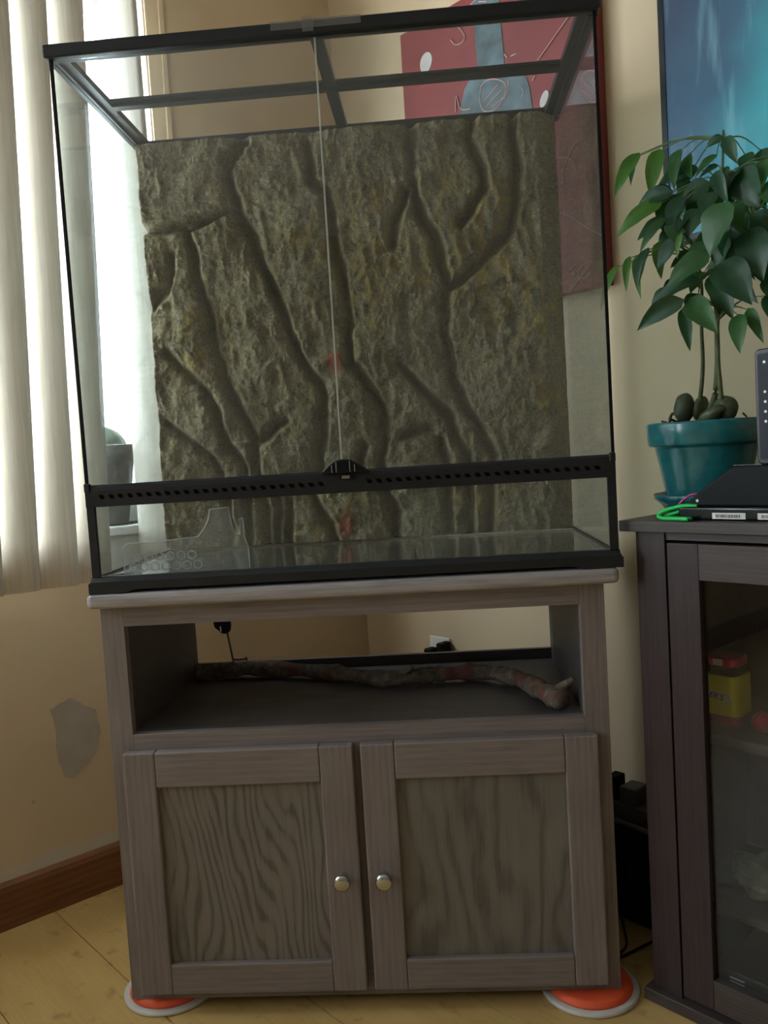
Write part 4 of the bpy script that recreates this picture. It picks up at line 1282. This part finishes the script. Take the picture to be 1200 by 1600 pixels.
for i, z in enumerate((1.086, 1.041, 1.026, 1.011, 0.996)):
    star = [(1.3505 + (0.0028 if k % 2 == 0 else 0.0013) * math.sin(k * math.pi / 5), z + (0.0028 if k % 2 == 0 else 0.0013) * math.cos(k * math.pi / 5)) for k in range(10)]
    obj('indicator_icon', prism(star, -0.3118, -0.3111, 'y'), MAT['led'], parent=modem)


def cable(name, pts, r, mat, label):
    p = [Vector((a, b, max(c, ROOM_TOP + r + .0002))) for a, b, c in pts]
    obj(name, tube(smooth_path(p, 8), r, 8), mat, frame=ROOM, base=(p[0].x, p[0].y, ROOM_TOP), smooth=True, label=label, cat='cable')


cable('network_cable', [(x, y - .004 * i, z + (.005, .006, .006, .006, .005, .002, 0, 0)[i]) for i, (x, y, z) in enumerate(GREEN_A)], 0.0033, MAT['green_cable'], 'outer bright green cable loop poking out left of the black box')
cable('network_cable', [(x, y - .004 * i, z + (.004, .004, .004, .005, .002, 0, 0)[i]) for i, (x, y, z) in enumerate(GREEN_B)], 0.0030, MAT['green_cable'], 'inner bright green cable loop poking out left of the black box')
cable('network_cable', PINK, 0.0022, MAT['pink_cable'], 'magenta cable arching over the green cables beside the router')

# ------------------------------------------------------------------ potted plant
PC = (1.180, -0.175)
pl = thing('potted_plant', 'leafy green plant with big split seeds in a teal glazed pot', 'plant', (PC[0], PC[1], ROOM_TOP), ROOM)
zt = ROOM_TOP
pot = obj('pot', lathe([(0.060, 0.008), (0.066, 0.010), (0.0705, 0.032), (0.0865, 0.114), (0.0875, 0.118), (0.0965, 0.119), (0.0985, 0.123), (0.1015, 0.156), (0.1005, 0.160), (0.0960, 0.161), (0.0935, 0.156), (0.0915, 0.140)], (PC[0], PC[1], zt), 72), MAT['teal'], parent=pl, smooth=True)
obj('saucer', lathe([(0.066, 0.0), (0.070, 0.001), (0.080, 0.016), (0.0905, 0.024), (0.0935, 0.032), (0.0915, 0.034), (0.087, 0.028), (0.074, 0.012), (0.060, 0.006)], (PC[0], PC[1], zt), 72), MAT['teal'], parent=pl, smooth=True)
bm = lathe([(0.091, 0.138), (0.091, 0.146), (0.07, 0.151), (0.04, 0.154), (0.01, 0.155)], (PC[0], PC[1], zt), 40)
rnd = random.Random(6)
for v in bm.verts:
    v.co.z += rnd.uniform(0, .006)
obj('soil', bm, MAT['soil'], parent=pl, smooth=True)


def seed(cx, cy, cz, a, b, c, tilt, yaw=0.0):
    bm = bmesh.new()
    bmesh.ops.create_uvsphere(bm, u_segments=24, v_segments=14, radius=1)
    R_ = Matrix.Rotation(yaw, 3, 'Z') @ Matrix.Rotation(tilt, 3, 'Y')
    for v in bm.verts:
        k = 1 + 0.03 * math.sin(v.co.z * 6 + v.co.x * 4)
        v.co = R_ @ Vector((v.co.x * a * k, v.co.y * b * k, v.co.z * c * k)) + Vector((cx, cy, cz))
    obj('seed_half', bm, MAT['seed'], parent=pl, smooth=True)


seed(1.158, -0.205, 1.030, .0185, .016, .027, 0.1)
seed(1.181, -0.190, 1.027, .011, .020, .023, 0.2)
seed(1.231, -0.200, 1.024, .022, .017, .022, 0.5)
seed(1.215, -0.218, 1.015, .026, .014, .012, -0.45)
obj('root', tube(smooth_path([(1.128, -0.205, 1.000), (1.130, -0.206, 1.014), (1.136, -0.206, 1.022), (1.148, -0.205, 1.018)], 5), 0.0028, 8), MAT['bark'], parent=pl, smooth=True)
for s in range(14):
    a = rnd.uniform(0, 6.28)
    r0 = rnd.uniform(.02, .075)
    p = Vector((PC[0] + r0 * math.cos(a), PC[1] + r0 * math.sin(a), 0.999))
    q = p + Vector((rnd.uniform(-.02, .02), rnd.uniform(-.02, .02), rnd.uniform(.004, .02)))
    obj('soil_chip', tube([p, (p + q) / 2 + Vector((0, 0, .003)), q], 0.0018, 5), MAT['soil'], parent=pl)
for s, r0, r1 in ((STEM_A, .0048, .0022), (STEM_B, .0062, .0018), (STEM_C, .0050, .0020)):
    s = [(s[0][0], s[0][1] + .005, 0.995)] + list(s)
    obj('stem', tube(smooth_path(s, 8), lambda t: r0 + (r1 - r0) * t, 9), MAT['stem'], parent=pl, smooth=True)


def leaf(b, t, wid, seed_):
    rnd = random.Random(seed_)
    b, t = Vector(b), Vector(t)
    ax = t - b
    L = ax.length
    axn = ax.normalized()
    view = Vector((rnd.uniform(-.35, .35), -1, rnd.uniform(-.1, .55))).normalized()
    side = axn.cross(view).normalized()
    nrm = side.cross(axn).normalized()
    if nrm.y > 0:
        nrm = -nrm
    bend = Vector((0, 0, 1)) * L * 0.12 + nrm * L * 0.10
    bm = bmesh.new()
    n = 9
    rows = []
    for i in range(n + 1):
        s = i / n
        c = b + ax * s + bend * 4 * s * (1 - s) * 0.55
        prof_ = 2.68 * s ** 0.55 * (1 - s) ** 0.95
        h = wid * 0.50 * max(prof_, 0.03 if i == 0 else 0.012)
        fold = nrm * (-0.22 * h)
        tw = side * math.cos(s * 0.5 * rnd.random()) + nrm * 0.05
        wav = 0.06 * h * math.sin(s * 14 + seed_)
        rows.append([bm.verts.new(c - tw * h - fold + nrm * wav), bm.verts.new(c - tw * h * .5 - fold * .4), bm.verts.new(c + fold * .15), bm.verts.new(c + tw * h * .5 - fold * .4), bm.verts.new(c + tw * h - fold - nrm * wav)])
    for p, q in zip(rows[:-1], rows[1:]):
        for k in range(4):
            bm.faces.new((p[k], p[k + 1], q[k + 1], q[k]))
    return bm


NODES = [Vector(p) for p in STEM_A[3:] + STEM_B[3:] + STEM_C[3:]]
for i, (bx0, by0, bz0, tx_, ty_, tz_, wd) in enumerate(LEAVES):
    bpt, tpt = Vector((bx0, by0, bz0)), Vector((tx_, ty_, tz_))
    rel = (bx0 - 1.04) / 0.2
    mt = MAT['leaf'][0]  # inner and right leaves: their shade is put into this darker green
    if i in (0, 2, 9, 11, 12, 13, 15, 17):
        mt = MAT['leaf'][2]
    elif i in (1, 3, 4, 5, 10, 18, 19, 29, 30, 35) or i % 5 == 0:
        mt = MAT['leaf'][1]
    lf = obj('leaf', leaf(bpt, tpt, wd, i), mt, parent=pl, smooth=True)
    near = min(NODES, key=lambda q: (q - bpt).length + 0.8 * max(0, q.z - bpt.z - .02))
    midp = (near + bpt) / 2 + Vector((0, 0, 0.012))
    obj('petiole', tube(smooth_path([near, midp, bpt + (tpt - bpt) * .05], 4), lambda t: 0.0016 - 0.0008 * t, 6), MAT['twig'], parent=pl, smooth=True)

# ------------------------------------------------------------------ done
for o in bpy.data.objects:
    if '_b' in o:
        del o['_b']
